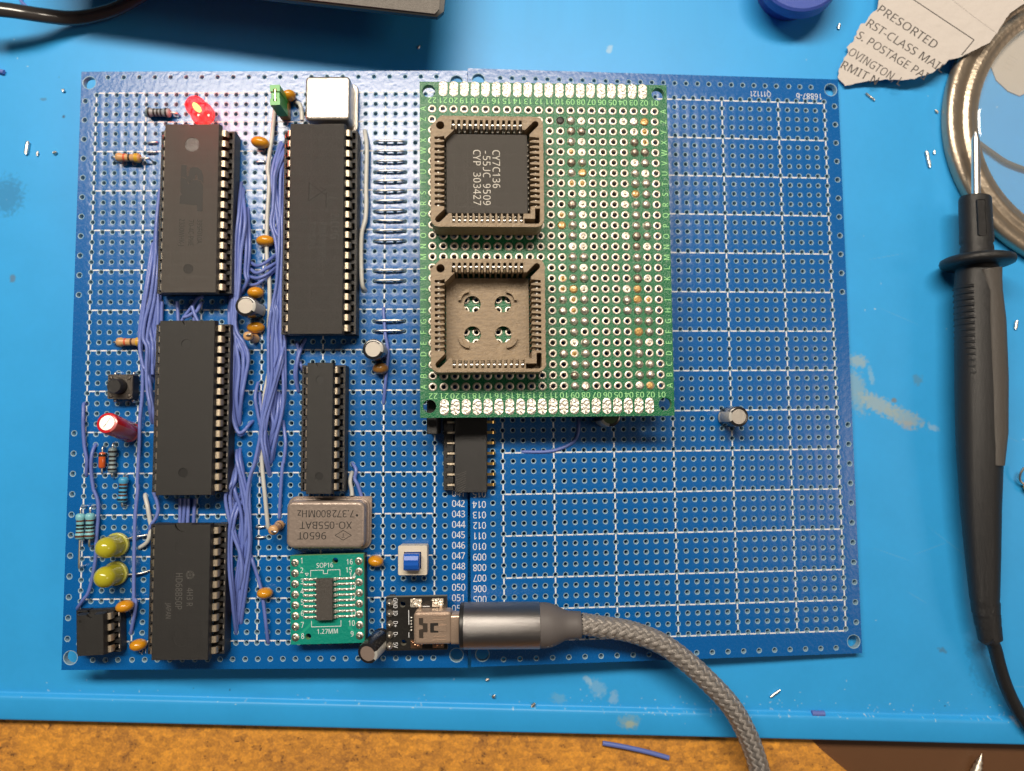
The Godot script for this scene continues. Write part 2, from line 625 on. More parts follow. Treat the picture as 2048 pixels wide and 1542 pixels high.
	M.rim_steel = mat(0.46, 0.385, 0.30, 0.52, 0.8, {"bump": scratch, "bump_scale": 0.15, "scale": 40.0, "rtex": rough_var})
	M.lens = mat(0.82, 0.9, 0.92, 0.03, 0, {"alpha": 0.16})
	M.rubber = mat(0.016, 0.016, 0.017, 0.4, 0, {"bump": grain, "bump_scale": 0.5, "scale": 120.0})
	M.rubber_worn = mat(0.085, 0.076, 0.068, 0.42, 0, {"bump": grain, "bump_scale": 0.9, "scale": 150.0})
	M.tool = mat(0.03, 0.028, 0.027, 0.2, 0, {"coat": 0.6, "coat_rough": 0.06})
	M.cast = mat(0.23, 0.215, 0.20, 0.6, 0.0, {"bump": noise(FastNoiseLite.TYPE_SIMPLEX, 0.10, 256, true, 8.0, 3, 51), "bump_scale": 0.9, "scale": 120.0})
	M.black_case = mat(0.014, 0.014, 0.015, 0.4)
	M.blue_lid = mat(0.045, 0.09, 0.42, 0.4, 0, {"bump": grain, "bump_scale": 0.25, "scale": 90.0})


# ---------------------------------------------------------------- the mat's colour, with its burns and dust
func mat_picture() -> ImageTexture:
	var w := 1280
	var h := 760            # 0.25 mm a pixel: x from -160 to 160, z from -185 to 5
	var im := Image.create(w, h, false, Image.FORMAT_RGB8)
	var base := Color(0.032, 0.36, 0.80)
	var f := FastNoiseLite.new()
	f.frequency = 0.012
	f.fractal_octaves = 4
	f.seed = 7
	var g := FastNoiseLite.new()
	g.frequency = 0.09
	g.seed = 8
	for y in h:
		for x in w:
			var k := 1.0 + 0.05 * f.get_noise_2d(x, y) + 0.02 * g.get_noise_2d(x, y)
			im.set_pixel(x, y, Color(base.r * k, base.g * k, base.b * k).linear_to_srgb())
	# each mark: x, z on the mat (mm, from the photograph's centre), half length, half width, turn, colour, strength, ragged
	var marks := [
		[91.5, -17.0, 3.0, 2.0, 0.3, Color(0.33, 0.44, 0.44), 0.7, 0.8], [91.0, -9.0, 3.0, 7.0, -0.25, Color(0.28, 0.42, 0.46), 0.6, 0.8], [96.5, -5.5, 7.0, 2.6, 0.45, Color(0.33, 0.43, 0.44), 0.75, 0.9],
		[103.0, -2.2, 6.5, 2.6, 0.35, Color(0.30, 0.40, 0.42), 0.7, 0.9], [100.6, -6.6, 1.0, 0.7, 0.3, Color(0.20, 0.17, 0.10), 0.7, 0.6], [103.6, -0.2, 2.2, 1.6, 0.3, Color(0.36, 0.36, 0.32), 0.5, 0.9],
		[110.5, 0.6, 2.0, 0.9, 0.4, Color(0.35, 0.5, 0.6), 0.5, 0.9], [94.8, -13.0, 0.8, 3.2, -0.2, Color(0.3, 0.5, 0.6), 0.45, 0.9], [107.0, -12.0, 1.6, 1.7, 0.0, Color(0.10, 0.24, 0.34), 0.55, 0.9],
		[29.8, 75.0, 1.9, 1.0, 0.0, Color(0.50, 0.50, 0.30), 0.85, 0.8], [29.6, 74.4, 3.2, 2.2, 0.0, Color(0.22, 0.40, 0.46), 0.55, 0.9],
		[22.0, 66.5, 3.0, 2.2, 0.9, Color(0.3, 0.52, 0.68), 0.4, 1.0], [19.5, 64.5, 1.6, 1.0, 0.6, Color(0.4, 0.6, 0.72), 0.5, 1.0], [26.0, 69.0, 1.4, 2.0, 0.2, Color(0.34, 0.52, 0.66), 0.45, 1.0], [12.0, 69.0, 2.4, 1.6, 0.3, Color(0.16, 0.42, 0.64), 0.5, 1.0],
		[27.2, -101.6, 0.9, 1.5, 0.3, Color(0.45, 0.6, 0.65), 0.5, 1.0], [118.0, -79.0, 0.5, 0.5, 0.0, Color(0.02, 0.1, 0.2), 0.8, 0.5], [-124.6, -88.3, 1.2, 0.5, 0.0, Color(0.05, 0.15, 0.25), 0.6, 0.7],
		[-133.0, -62.0, 5.0, 6.0, 0.0, Color(0.02, 0.16, 0.33), 0.55, 1.0], [-131.0, -40.0, 1.0, 1.4, 0.0, Color(0.12, 0.13, 0.12), 0.6, 0.8], [-119.0, -83.5, 0.5, 0.5, 0.0, Color(0.02, 0.03, 0.05), 0.8, 0.4],
		[128.6, 75.0, 2.2, 1.4, 0.2, Color(0.5, 0.5, 0.45), 0.45, 1.0], [110.5, 57.5, 1.4, 0.8, 0.4, Color(0.08, 0.12, 0.13), 0.5, 1.0], [124.5, 47.0, 0.4, 5.0, -0.35, Color(0.05, 0.14, 0.2), 0.5, 0.9], [120.5, 62.0, 3.5, 8.0, -0.3, Color(0.03, 0.21, 0.45), 0.5, 1.0],
	]
	var rg := RandomNumberGenerator.new()
	rg.seed = 5
	for k in 210:             # dust that gathers along the raised edge
		var x := rg.randf_range(-125, 132)
		if rg.randf() < 0.55:
			x = rg.randfn(70.0, 38.0)
		var z := 71.0 + x * 0.0304 - absf(rg.randfn(0.0, 2.4)) + 0.6
		var s := rg.randf_range(0.07, 0.2)
		marks.append([x, z, s * rg.randf_range(1, 2.4), s, rg.randf_range(0, 3), Color(0.55, 0.66, 0.74), rg.randf_range(0.25, 0.8), 0.4])
	for k in 130:
		var s := rg.randf_range(0.10, 0.2)
		var pale := rg.randf() < 0.7
		marks.append([rg.randf_range(-135, 135), rg.randf_range(-112, 77), s * rg.randf_range(1, 2.0), s, rg.randf_range(0, 3), Color(0.6, 0.68, 0.72) if pale else Color(0.02, 0.06, 0.12), rg.randf_range(0.3, 0.9), 0.4])
	for k in 14:              # faint scuffs
		marks.append([rg.randf_range(95, 132), rg.randf_range(-60, 70), rg.randf_range(2, 7), 0.12, rg.randf_range(-0.4, 0.9), Color(0.2, 0.45, 0.65), 0.3, 0.5])
	var cs := cos(-0.0304)
	var sn := sin(-0.0304)
	for m in marks:
		var lx: float = m[0] * cs - (m[1] - 77.1) * sn
		var lz: float = m[0] * sn + (m[1] - 77.1) * cs
		var px := (lx + 160.0) * 4.0
		var py := (lz + 185.0) * 4.0
		var reach := maxf(m[2], m[3]) * 4.0 * 1.5 + 2.0
		for y in range(maxi(0, int(py - reach)), mini(h, int(py + reach))):
			for x in range(maxi(0, int(px - reach)), mini(w, int(px + reach))):
				var d := Vector2((x - px) / 4.0, (y - py) / 4.0).rotated(-m[4])
				var e := Vector2(d.x / m[2], d.y / m[3]).length()
				e += m[7] * 0.55 * g.get_noise_2d(x * 2.0, y * 2.0)
				var a: float = clampf((1.0 - e) * 2.2, 0.0, 1.0) * m[6]
				if a > 0.0:
					var c := im.get_pixel(x, y).srgb_to_linear()
					im.set_pixel(x, y, c.lerp(m[5], a).linear_to_srgb())
	return ImageTexture.create_from_image(im)


func particle_picture() -> ImageTexture:
	var w := 1024
	var h := 256             # 0.28 mm a pixel
	var im := Image.create(w, h, false, Image.FORMAT_RGB8)
	var cell := FastNoiseLite.new()
	cell.noise_type = FastNoiseLite.TYPE_CELLULAR
	cell.cellular_return_type = FastNoiseLite.RETURN_CELL_VALUE
	cell.frequency = 0.2
	cell.domain_warp_enabled = true
	cell.domain_warp_amplitude = 5.0
	cell.domain_warp_frequency = 0.05
	var big := FastNoiseLite.new()
	big.frequency = 0.02
	big.seed = 3
	var fine := FastNoiseLite.new()
	fine.frequency = 0.35
	fine.seed = 4
	for y in h:
		for x in w:
			var a := 0.5 + 0.5 * cell.get_noise_2d(x * 0.8, y * 1.25)
			var b := 0.5 + 0.5 * cell.get_noise_2d(x * 1.7 + 900.0, y * 1.1 + 300.0)
			var k := 0.46 + 0.55 * a + 0.5 * a * b + 0.28 * fine.get_noise_2d(x, y) + 0.2 * big.get_noise_2d(x, y)
			var c := Color(0.66 * k, 0.29 * k, 0.030 + 0.02 * a)
			if a < 0.14 and b < 0.7:
				c = c.lerp(Color(0.09, 0.04, 0.015), 0.75)
			elif b > 0.90:
				c = c.lerp(Color(0.62, 0.34, 0.10), 0.7)
			im.set_pixel(x, y, c.linear_to_srgb())
	return ImageTexture.create_from_image(im)


func wood_picture() -> ImageTexture:
	var w := 768
	var h := 384
	var im := Image.create(w, h, false, Image.FORMAT_RGB8)
	var f := FastNoiseLite.new()
	f.frequency = 0.03
	f.fractal_octaves = 5
	for y in h:
		for x in w:
			var k := 0.5 + 0.9 * f.get_noise_2d(x * 0.12 + 5.0 * sin(y * 0.01), y * 3.2)
			var s := 0.5 + 0.9 * f.get_noise_2d(x * 0.35 + 400.0, y * 6.0)
			var c := Color(0.085, 0.036, 0.016).lerp(Color(0.26, 0.125, 0.055), clampf((k - 0.25) * 1.6, 0, 1))
			if s < 0.36:
				c = c * 0.35
			im.set_pixel(x, y, c.linear_to_srgb())
	return ImageTexture.create_from_image(im)


# ---------------------------------------------------------------- chips
func outline(w: float, l: float, rn: float, r0: float) -> PackedVector2Array:
	var o := PackedVector2Array([Vector2(-w / 2, -l / 2)])
	if rn > 0.0:
		for k in 11:
			var a := PI - PI * k / 10.0
			o.append(Vector2(cos(a) * rn, maxf(-r0 / 2 + sin(a) * rn, -l / 2) if k > 0 and k < 10 else -l / 2))
	o.append_array([Vector2(w / 2, -l / 2), Vector2(w / 2, l / 2), Vector2(-w / 2, l / 2)])
	return o


# a socketed chip on the left board; half = half the row spacing in holes; o: notch, top, body, dimples [[x, z, r, depth, material]]
func chip(called: String, label: String, c: float, r0: int, n: int, half: float, o := {}) -> Node3D:
	var hw := half * 2.54
	var bw: float = o.get("wide", 13.5 if half > 2 else 6.5)
	var len_: float = o.get("long", n * 2.54 + 1.2)
	var top: float = o.get("top", 7.7)
	var x := Transform3D(Basis(Vector3.UP, o.get("turn", 0.0)), L(c, r0 + (n - 1) / 2.0))
	var sk := thing("chip_socket", o.socket, "chip socket", x)
	var hs := MB.new()
	var sh: float = top - 3.4
	for s in [-1.0, 1.0]:
		var slots := []
		for k in n:
			var z := (k - (n - 1) / 2.0) * 2.54
			slots.append(rect(s * hw + s * 0.35 - 0.62, z - 0.85, s * hw + s * 0.35 + 0.62, z + 0.85))
		var a: float = s * (hw - 1.25)
		var b: float = s * (hw + 1.45)
		hs.prism(rect(minf(a, b), -n * 1.27, maxf(a, b), n * 1.27), slots, 0.5, sh)
	for z in [-n * 1.27 + 1.0, 0.0, n * 1.27 - 1.0]:
		hs.box(Vector3(0, sh * 0.5, z), Vector3(2 * hw - 2.5, sh - 1.2, 1.8), 0.1)
	part("housing", hs.mesh(M.socket), sk)
	var cb := MB.new()
	cb.ribbon(PackedVector2Array([Vector2(0.75, 0.8), Vector2(0.8, sh - 0.9), Vector2(0.55, sh - 0.25), Vector2(0.84, sh + 0.08)]), [1.1, 1.1, 0.9, 0.8], 0.16)
	var cm := cb.mesh(M.bright_tin)
	var t := thing(called, label, "microchip", x)
	var b := MB.new()
	var rn: float = o.get("notch", 1.2)
	loft(b, [[outline(bw - 0.9, len_ - 0.9, 0, len_), sh + 0.45], [outline(bw, len_, 0, len_), top - 1.7]], [], true, 2.0)
	var holes := []
	for d in o.get("dimples", []):
		holes.append(circle(Vector2(d[0], d[1]), d[2], 20))
	loft(b, [[outline(bw, len_, rn, len_), top - 1.7], [outline(bw - 0.36, len_ - 0.36, rn, len_), top - 0.12], [outline(bw - 0.52, len_ - 0.52, rn, len_), top]], holes, false, 0.8)
	var bd := part("body", b.mesh(o.get("mat", M.chip)), t)
	for k in holes.size():
		var d: Array = o.dimples[k]
		var e := MB.new()
		e.flat(holes[k], [], top - d[3])
		e.strip(MB.at_y(holes[k], top - d[3]), MB.at_y(holes[k], top), true)
		part("dimple", e.mesh(d[4]), bd)
	var e2 := MB.new()
	if rn > 0.0:
		var hd := PackedVector2Array()
		for j in 15:
			hd.append(Vector2(0, -len_ / 2 + 0.05) + Vector2.from_angle(PI * j / 14.0) * rn)
		e2.flat(hd, [], top - 0.75)
	if rn > 0.0:
		part("notch_floor", e2.mesh(M.chip_black), bd)
	var p := MB.new()
	var q := bw / 2
	p.ribbon(PackedVector2Array([Vector2(q - 0.4, top - 1.62), Vector2(hw - 0.42, top - 1.62), Vector2(hw - 0.14, top - 1.72), Vector2(hw + 0.06, top - 1.98), Vector2(hw + 0.14, top - 2.35), Vector2(hw + 0.2, top - 2.8), Vector2(hw + 0.16, top - 3.0), Vector2(hw, top - 5.0)]), [1.5, 1.5, 1.5, 1.5, 1.5, 1.45, 0.6, 0.5], 0.27)
	var pm := p.mesh(M.tin)
	for s in 2:
		for k in n:
			var z := (k - (n - 1) / 2.0) * 2.54
			part("pin", pm, t, Transform3D(Basis(Vector3.UP, PI * s), Vector3(0, 0, z + 0.04 * sin(k * 7.3 + s))))
			part("contact", cm, sk, Transform3D(Basis(Vector3.UP, PI * s), Vector3((hw + 0.3) * (1 - 2 * s), 0, z)))
	return t


# lettering on a chip: lines = [[text, x, z, cap]], x and z in mm from the chip's middle, read downwards (towards the camera's bottom)
func chip_text(t: Node3D, lines: Array, y: float, m: Material, wide := 0.9, dir := Vector3.BACK, f: Font = null) -> void:
	var b := MB.new()
	for l in lines:
		letter(b, l[0], Vector3(l[1], y + 0.012, l[2]), l[3], dir, Vector3.UP, wide, f)
	part("lettering", b.mesh(m), t)


# ---------------------------------------------------------------- small components
func lead(b: MB, pts: Array, r := 0.25) -> void:
	b.tube(smooth_path(pts, 5), r, 7)


func electrolytic(label: String, x: Transform3D, r: float, h: float, stripe_at: float, sleeve: Material, stripe: Material, topm: Material, score := true) -> Node3D:
	var t := thing("electrolytic_capacitor", label, "capacitor", x)
	var pr := [Vector2(r - 0.25, 0.3), Vector2(r, 0.5), Vector2(r, 1.1), Vector2(r - 0.18, 1.4), Vector2(r, 1.75), Vector2(r, h - 0.45), Vector2(r - 0.12, h - 0.12), Vector2(r - 0.42, h), Vector2(r - 0.72, h + 0.0)]
	var a := MB.new()
	a.lathe(pr, 26, stripe_at + 0.5, stripe_at + TAU - 0.5)
	part("sleeve", a.mesh(sleeve), t)
	var s := MB.new()
	s.lathe(pr, 8, stripe_at - 0.5, stripe_at + 0.5)
	part("stripe", s.mesh(stripe), t)
	var c := MB.new()
	c.lathe([Vector2(r - 0.3, 0.3), Vector2(0.01, 0.3)], 20)
	var o := [circle(Vector2(), r - 0.72, 28), h - 0.06]
	if score:
		var cut := []
		var cross: Array = [PackedVector2Array([Vector2(-r * 0.55, -0.07), Vector2(r * 0.55, -0.07), Vector2(r * 0.55, 0.07), Vector2(-r * 0.55, 0.07)])]
		cross = Geometry2D.merge_polygons(cross[0], PackedVector2Array([Vector2(-0.07, -r * 0.55), Vector2(0.07, -r * 0.55), Vector2(0.07, r * 0.55), Vector2(-0.07, r * 0.55)]))
		var tw := Transform2D(0.5, Vector2())
		cut = [tw * cross[0]]
		c.flat(o[0], cut, o[1])
		c.flat(o[0], [], o[1] - 0.12)
		c.strip(MB.at_y(cut[0], o[1] - 0.12), MB.at_y(cut[0], o[1]), true)
	else:
		c.flat(o[0], [], o[1])
	part("metal_top", c.mesh(topm), t)
	var l := MB.new()
	for k in [-1.0, 1.0]:
		l.tube(PackedVector3Array([V(k * 1.0, 0.4, 0), V(k * 1.0, -1.5, 0)]), 0.25, 6)
	part("lead", l.mesh(M.bright_tin), t)
	return t


# a resistor lying along its own x axis, ends at -reach and +reach where the leads go into the board
func resistor(label: String, x: Transform3D, body: Material, bands: Array, reach0: float, reach1: float, lift := 1.5, r := 1.15, group := "") -> Node3D:
	var t := thing("resistor", label, "resistor", x, group)
	var turn := Basis(Vector3.BACK, -PI / 2)
	var b := MB.new()
	b.t = Transform3D(turn, V(0, lift, 0))
	var pr := [Vector2(0.05, -3.15), Vector2(r * 0.6, -3.1), Vector2(r * 0.92, -2.8), Vector2(r, -2.4), Vector2(r * 0.98, -1.9), Vector2(r * 0.82, -1.5), Vector2(r * 0.8, 0), Vector2(r * 0.82, 1.5), Vector2(r * 0.98, 1.9), Vector2(r, 2.4), Vector2(r * 0.92, 2.8), Vector2(r * 0.6, 3.1), Vector2(0.05, 3.15)]
	b.lathe(pr, 16, 0, TAU, 0.5)
	part("body", b.mesh(body), t)
	for k in bands:
		var e := MB.new()
		e.t = b.t
		var y: float = k[0]
		var rr: float = r if absf(y) > 1.7 else r * 0.815
		e.lathe([Vector2(rr * 0.9, y - 0.24), Vector2(rr + 0.025, y - 0.235), Vector2(rr + 0.025, y + 0.235), Vector2(rr * 0.9, y + 0.24)], 16)
		part("band", e.mesh(k[1]), t)
	for s in [[-1.0, reach0], [1.0, reach1]]:
		var l := MB.new()
		if s[1] > 0.0:
			lead(l, [V(s[0] * 3.0, lift, 0), V(s[0] * (s[1] - 0.5), lift, 0), V(s[0] * s[1], lift - 0.6, 0), V(s[0] * s[1], -1.2, 0)], 0.26)
			part("lead", l.mesh(M.bright_tin), t)
	return t


func disc_cap(label: String, at: Vector3, turn: float, m: Material, tall := 3.6, w := 2.3, th := 1.45, tilt := 0.0) -> Node3D:
	var t := thing("ceramic_capacitor", label, "capacitor", Transform3D(Basis(Vector3.UP, turn) * Basis(Vector3.RIGHT, tilt), at))
	var b := MB.new()
	b.ball(V(0, tall - 1.9, 0), V(w, 2.0, th), 10, 18)
	part("body", b.mesh(m), t)
	for s in [-1.0, 1.0]:
		var l := MB.new()
		lead(l, [V(s * 0.9, tall - 2.4, 0), V(s * 1.2, 1.0, 0), V(s * 1.27, -1.2, 0)], 0.24)
		part("lead", l.mesh(M.bright_tin), t)
	return t


func led(called: String, label: String, x: Transform3D, lens: Material, foot: Material, reach: Array, group := "") -> Node3D:
	var t := thing(called, label, "LED", x, group)
	var b := MB.new()
	var pr := [Vector2(2.5, 2.0), Vector2(2.5, 5.6)]
	for k in 9:
		var a := PI / 2 * k / 8.0
		pr.append(Vector2(2.5 * cos(a) + 0.001, 5.6 + 2.5 * sin(a)))
	b.lathe(pr, 28, 0, TAU, 0.5)
	part("dome", b.mesh(lens), t)
	var c := MB.new()
	c.lathe([Vector2(0.02, 0.6), Vector2(2.75, 0.6), Vector2(2.9, 0.75), Vector2(2.9, 1.5), Vector2(2.75, 1.65), Vector2(2.5, 1.68), Vector2(2.5, 2.0)], 28)
	part("flange", c.mesh(foot), t)
	for p in reach:
		var l := MB.new()
		lead(l, p, 0.27)
		part("lead", l.mesh(M.bright_tin), t)
	return t


# ---------------------------------------------------------------- the two blue boards
func blue_board(called: String, label: String, x: Transform3D) -> Node3D:
	var t := thing(called, label, "circuit board", x)
	return t


func board_parts(t: Node3D) -> void:
	var b := MB.new()
	var ring := MB.new()
	holed(b, ring, 36, 55, 0.68, 0.49, 0.05, 1.6, 0.06)
	var at := func(c: float, r: float) -> Vector2: return Vector2((c - 17.5) * 2.54, (r - 27.0) * 2.54)
	var strips := [[-1.6, -2.42, 37.2, -0.5], [-1.6, -0.5, -0.5, 54.5], [35.5, -0.5, 37.2, 54.5], [-1.6, 54.5, 37.2, 56.45]]
	var holes := [[], [], [], []]
	for k in 22:
		holes[0].append([1.07 + 1.573 * k, -1.82, 0.5])
	for k in [1.36, 2.56, 3.76]:
		holes[3].append([k, 55.53, 0.5])
	for k in 25:
		holes[3].append([5.11 + 1.2 * k, 55.53, 0.5])
	for k in 11:
		holes[1].append([-1.12, 0.61 + 1.965 * k, 0.58])
		holes[1].append([-1.12, 33.88 + 1.965 * k, 0.58])
	for c in [[0, -0.77, -1.27], [0, 36.12, -1.29], [3, -0.77, 55.3], [3, 36.12, 55.28]]:
		holes[c[0]].append([c[1], c[2], 1.6])
	for k in 4:
		var s: Array = strips[k]
		var a: Vector2 = at.call(s[0], s[1])
		var z: Vector2 = at.call(s[2], s[3])
		var wide := []
		for h in holes[k]:
			var ce: Vector2 = at.call(h[0], h[1])
			wide.append(circle(ce, h[2] + 0.18))
			ring.strip(MB.at_y(circle(ce, h[2]), -1.6), MB.at_y(circle(ce, h[2]), -0.04), true)
			ring.strip(MB.at_y(circle(ce, h[2]), -0.04), MB.at_y(circle(ce, h[2] + 0.18), 0), true)
		var o := rect(a.x, a.y, z.x, z.y)
		b.flat(o, wide, 0)
		b.flat(o, wide, -1.6, false)
	var e0: Vector2 = at.call(-1.6, -2.42)
	var e1: Vector2 = at.call(37.2, 56.45)
	b.strip(MB.at_y(rect(e0.x, e0.y, e1.x, e1.y), -1.6), MB.at_y(rect(e0.x, e0.y, e1.x, e1.y), 0))
	part("board_plate", ring.add_to(b.mesh(M.blue), M.bare), t)
	# printed grid of dashes between the holes
	var d := MB.new()
	var y := 0.018
	var vl := [0, 5, 11, 17, 23, 29, 34]
	var hl := [0, 3, 6, 10, 14, 18, 22, 26, 30, 34, 38, 42, 46, 50, 54]
	for c in vl:
		for r in 54:
			var p: Vector2 = at.call(c, r + 0.5)
			d.box(Vector3(p.x, y * 0.5, p.y), Vector3(0.34, y, 1.25))
	for r in hl:
		for c in 34:
			var p: Vector2 = at.call(c + 0.5, r - 0.19)
			d.box(Vector3(p.x, y * 0.5, p.y), Vector3(1.5, y, 0.34))
	part("grid_line", d.mesh(M.silk), t, Transform3D(), "stuff")
	var n := MB.new()
	for r in range(36, 55):
		var p: Vector2 = at.call(36.32, r - 0.1)
		letter(n, "%03d" % (r + 1), Vector3(p.x, y, p.y), 1.55, Vector3.RIGHT, Vector3.UP, 0.95)
	for r in range(0, 18):
		var p: Vector2 = at.call(36.32, r - 0.1)
		letter(n, "%03d" % (r + 1), Vector3(p.x, y, p.y), 1.55, Vector3.RIGHT, Vector3.UP, 0.95)
	var q: Vector2 = at.call(1.6, 54.55)
	letter(n, "16887-b", Vector3(q.x, y, q.y), 1.5, Vector3.RIGHT, Vector3.UP, 0.95)
	q = at.call(6.85, 54.65)
	letter(n, "Q11121", Vector3(q.x, y, q.y), 1.4, Vector3.RIGHT, Vector3.UP, 0.85)
	part("lettering", n.mesh(M.silk), t)


# ---------------------------------------------------------------- the green board with its pads and joints
func green_board() -> void:
	var t := thing("green_board", "green perforated board of silvered holes raised over the seam of the two blue boards", "circuit board", FG)
	var b := MB.new()
	var ring := MB.new()
	holed(b, ring, 22, 27, 0.53, 0.53, 0.0, 1.6)
	var at := func(c: float, r: float) -> Vector2: return Vector2((c - 10.5) * 2.54, (r - 13.0) * 2.54)
	var strips := [[-1.15, -2.6, 22.2, -0.5], [-1.15, -0.5, -0.5, 26.5], [21.5, -0.5, 22.2, 26.5], [-1.15, 26.5, 22.2, 28.8]]
	var holes := [[[-0.3, -1.7], [21.35, -1.7]], [], [], [[-0.3, 27.76], [21.35, 27.72]]]
	for k in 4:
		var s: Array = strips[k]
		var a: Vector2 = at.call(s[0], s[1])
		var z: Vector2 = at.call(s[2], s[3])
		var cut := []
		for h in holes[k]:
			var ce: Vector2 = at.call(h[0], h[1])
			cut.append(circle(ce, 1.55, 24))
			ring.strip(MB.at_y(cut[-1], -1.6), MB.at_y(cut[-1], 0), true)
		b.flat(rect(a.x, a.y, z.x, z.y), cut, 0)
		b.flat(rect(a.x, a.y, z.x, z.y), cut, -1.6, false)
	var e0: Vector2 = at.call(-1.15, -2.6)
	var e1: Vector2 = at.call(22.2, 28.8)
	ring.strip(MB.at_y(rect(e0.x, e0.y, e1.x, e1.y), -1.6), MB.at_y(rect(e0.x, e0.y, e1.x, e1.y), 0))
	part("board_plate", ring.add_to(b.mesh(M.green), M.green_edge), t)
	# the joints, row by row: holes 12, 13, 14 then 18, 19, 20; d dome, b dark dome, a amber dome, p pin in a filled pad, q the same under flux
	var joints := ["......", "kdppsa", ".bb.pq", ".dp.bq", ".qp.bb", ".bd.pd", ".da.dp", ".qq.dd", "..ppad", ".bppdd", "qdp.d.", "adp.dd", ".dppbd", ".pp.bp", ".dd.d.", ".dp.d.", "qdd.bp", "qappa.", "dqddaq", "dqdddd", ".dd.dd", ".d..ad", ".pd.dp", "dqd.d.", ".dd.dd", ".bd.dd", ".ds.sa"]
	var pb := MB.new()
	pb.lathe([Vector2(1.02, -0.005), Vector2(1.0, 0.035), Vector2(0.9, 0.085), Vector2(0.76, 0.13), Vector2(0.64, 0.14), Vector2(0.53, 0.08), Vector2(0.47, -0.25), Vector2(0.47, -1.6)], 20, 0, TAU, 0.6)
	var pad := pb.mesh(M.pad)
	var shapes := {}
	var fill := MB.new()
	fill.lathe([Vector2(0.75, 0.07), Vector2(0.6, 0.05), Vector2(0.42, 0.0), Vector2(0.36, 0.05), Vector2(0.3, 0.32), Vector2(0.15, 0.42), Vector2(0.001, 0.44)], 14, 0, TAU, 0.4)
	var dome := MB.new()
	dome.lathe([Vector2(1.02, 0.03), Vector2(0.98, 0.3), Vector2(0.84, 0.55), Vector2(0.6, 0.75), Vector2(0.3, 0.86), Vector2(0.001, 0.89)], 16, 0, TAU, 0.2)
	var low := MB.new()
	low.lathe([Vector2(1.0, 0.05), Vector2(0.9, 0.22), Vector2(0.6, 0.33), Vector2(0.3, 0.3), Vector2(0.001, 0.36)], 16, 0, TAU, 0.2)
	for e in [["d", dome, M.solder], ["b", dome, M.solder_dark], ["a", low, M.flux], ["p", fill, M.solder], ["q", fill, M.flux], ["s", low, M.solder], ["k", low, M.char]]:
		shapes[e[0]] = e[1].mesh(e[2])
	var count := 0
	var rest := MB.new()
	rng.seed = 12
	for r in range(26, -1, -1):
		for c in range(21, -1, -1):
			var hid := c >= 1 and c <= 9 and ((r >= 3 and r <= 11) or (r >= 16 and r <= 24))
			if hid and not (r >= 18 and r <= 22 and c >= 3 and c <= 7):
				continue
			var p: Vector2 = at.call(c, r)
			var o := Vector3(p.x, 0, p.y)
			if count < 300:
				part("solder_pad", pad, t, xf(o, rng.randf() * TAU))
				count += 1
			else:
				rest.join(pad, xf(o, rng.randf() * TAU))
			var k := -1
			if c >= 12 and c <= 14:
				k = c - 12
			elif c >= 18 and c <= 20:
				k = c - 15
			if k >= 0 and joints[r][k] != ".":
				var s := rng.randf_range(0.92, 1.05)
				part("solder_joint", shapes[joints[r][k]], t, Transform3D(Basis(Vector3(rng.randfn(), 0, rng.randfn()).normalized(), rng.randf_range(0, 0.22)) * Basis(Vector3.UP, rng.randf() * TAU).scaled(Vector3(s, rng.randf_range(0.75, 1.15), s)), o + V(rng.randfn(0, 0.05), 0, rng.randfn(0, 0.05))))
	part("far_solder_pad", rest.mesh(M.pad), t, Transform3D(), "stuff")
	var fb := MB.new()
	var out := PackedVector2Array()
	for k in 17:
		out.append(Vector2(0, 0.83) + Vector2.from_angle(PI * k / 16.0) * 1.03)
	for k in 17:
		out.append(Vector2(0, -0.83) + Vector2.from_angle(PI + PI * k / 16.0) * 1.03)
	var inn := PackedVector2Array()
	for q in out:
		inn.append(q * 0.95)
	loft(fb, [[out, 0.0], [out, 0.03], [inn, 0.06]], [], false)
	var fm := fb.mesh(M.hasl)
	for k in 20:
		for r in [-1.95, 27.86]:
			var p: Vector2 = at.call(1.04 + 0.992 * k, r)
			part("contact_finger", fm, t, xf(Vector3(p.x, 0, p.y), PI if k % 2 else 0.0))
	var n := MB.new()
	for k in 22:
		for r in [-0.85, 26.82]:
			var p: Vector2 = at.call(k + (0.0 if r < 0 else 0.02), r)
			letter(n, "%02d" % (22 - k), Vector3(p.x, 0.015, p.y), 1.25, Vector3.LEFT, Vector3.UP, 1.1)
	for r in 27:
		for c in [-0.82, 21.83]:
			var p: Vector2 = at.call(c, r)
			letter(n, "A" if r == 0 else char(65 + 26 - r), Vector3(p.x, 0.015, p.y), 1.3, Vector3.FORWARD, Vector3.UP, 1.0)
	part("lettering", n.mesh(M.green_ink), t)


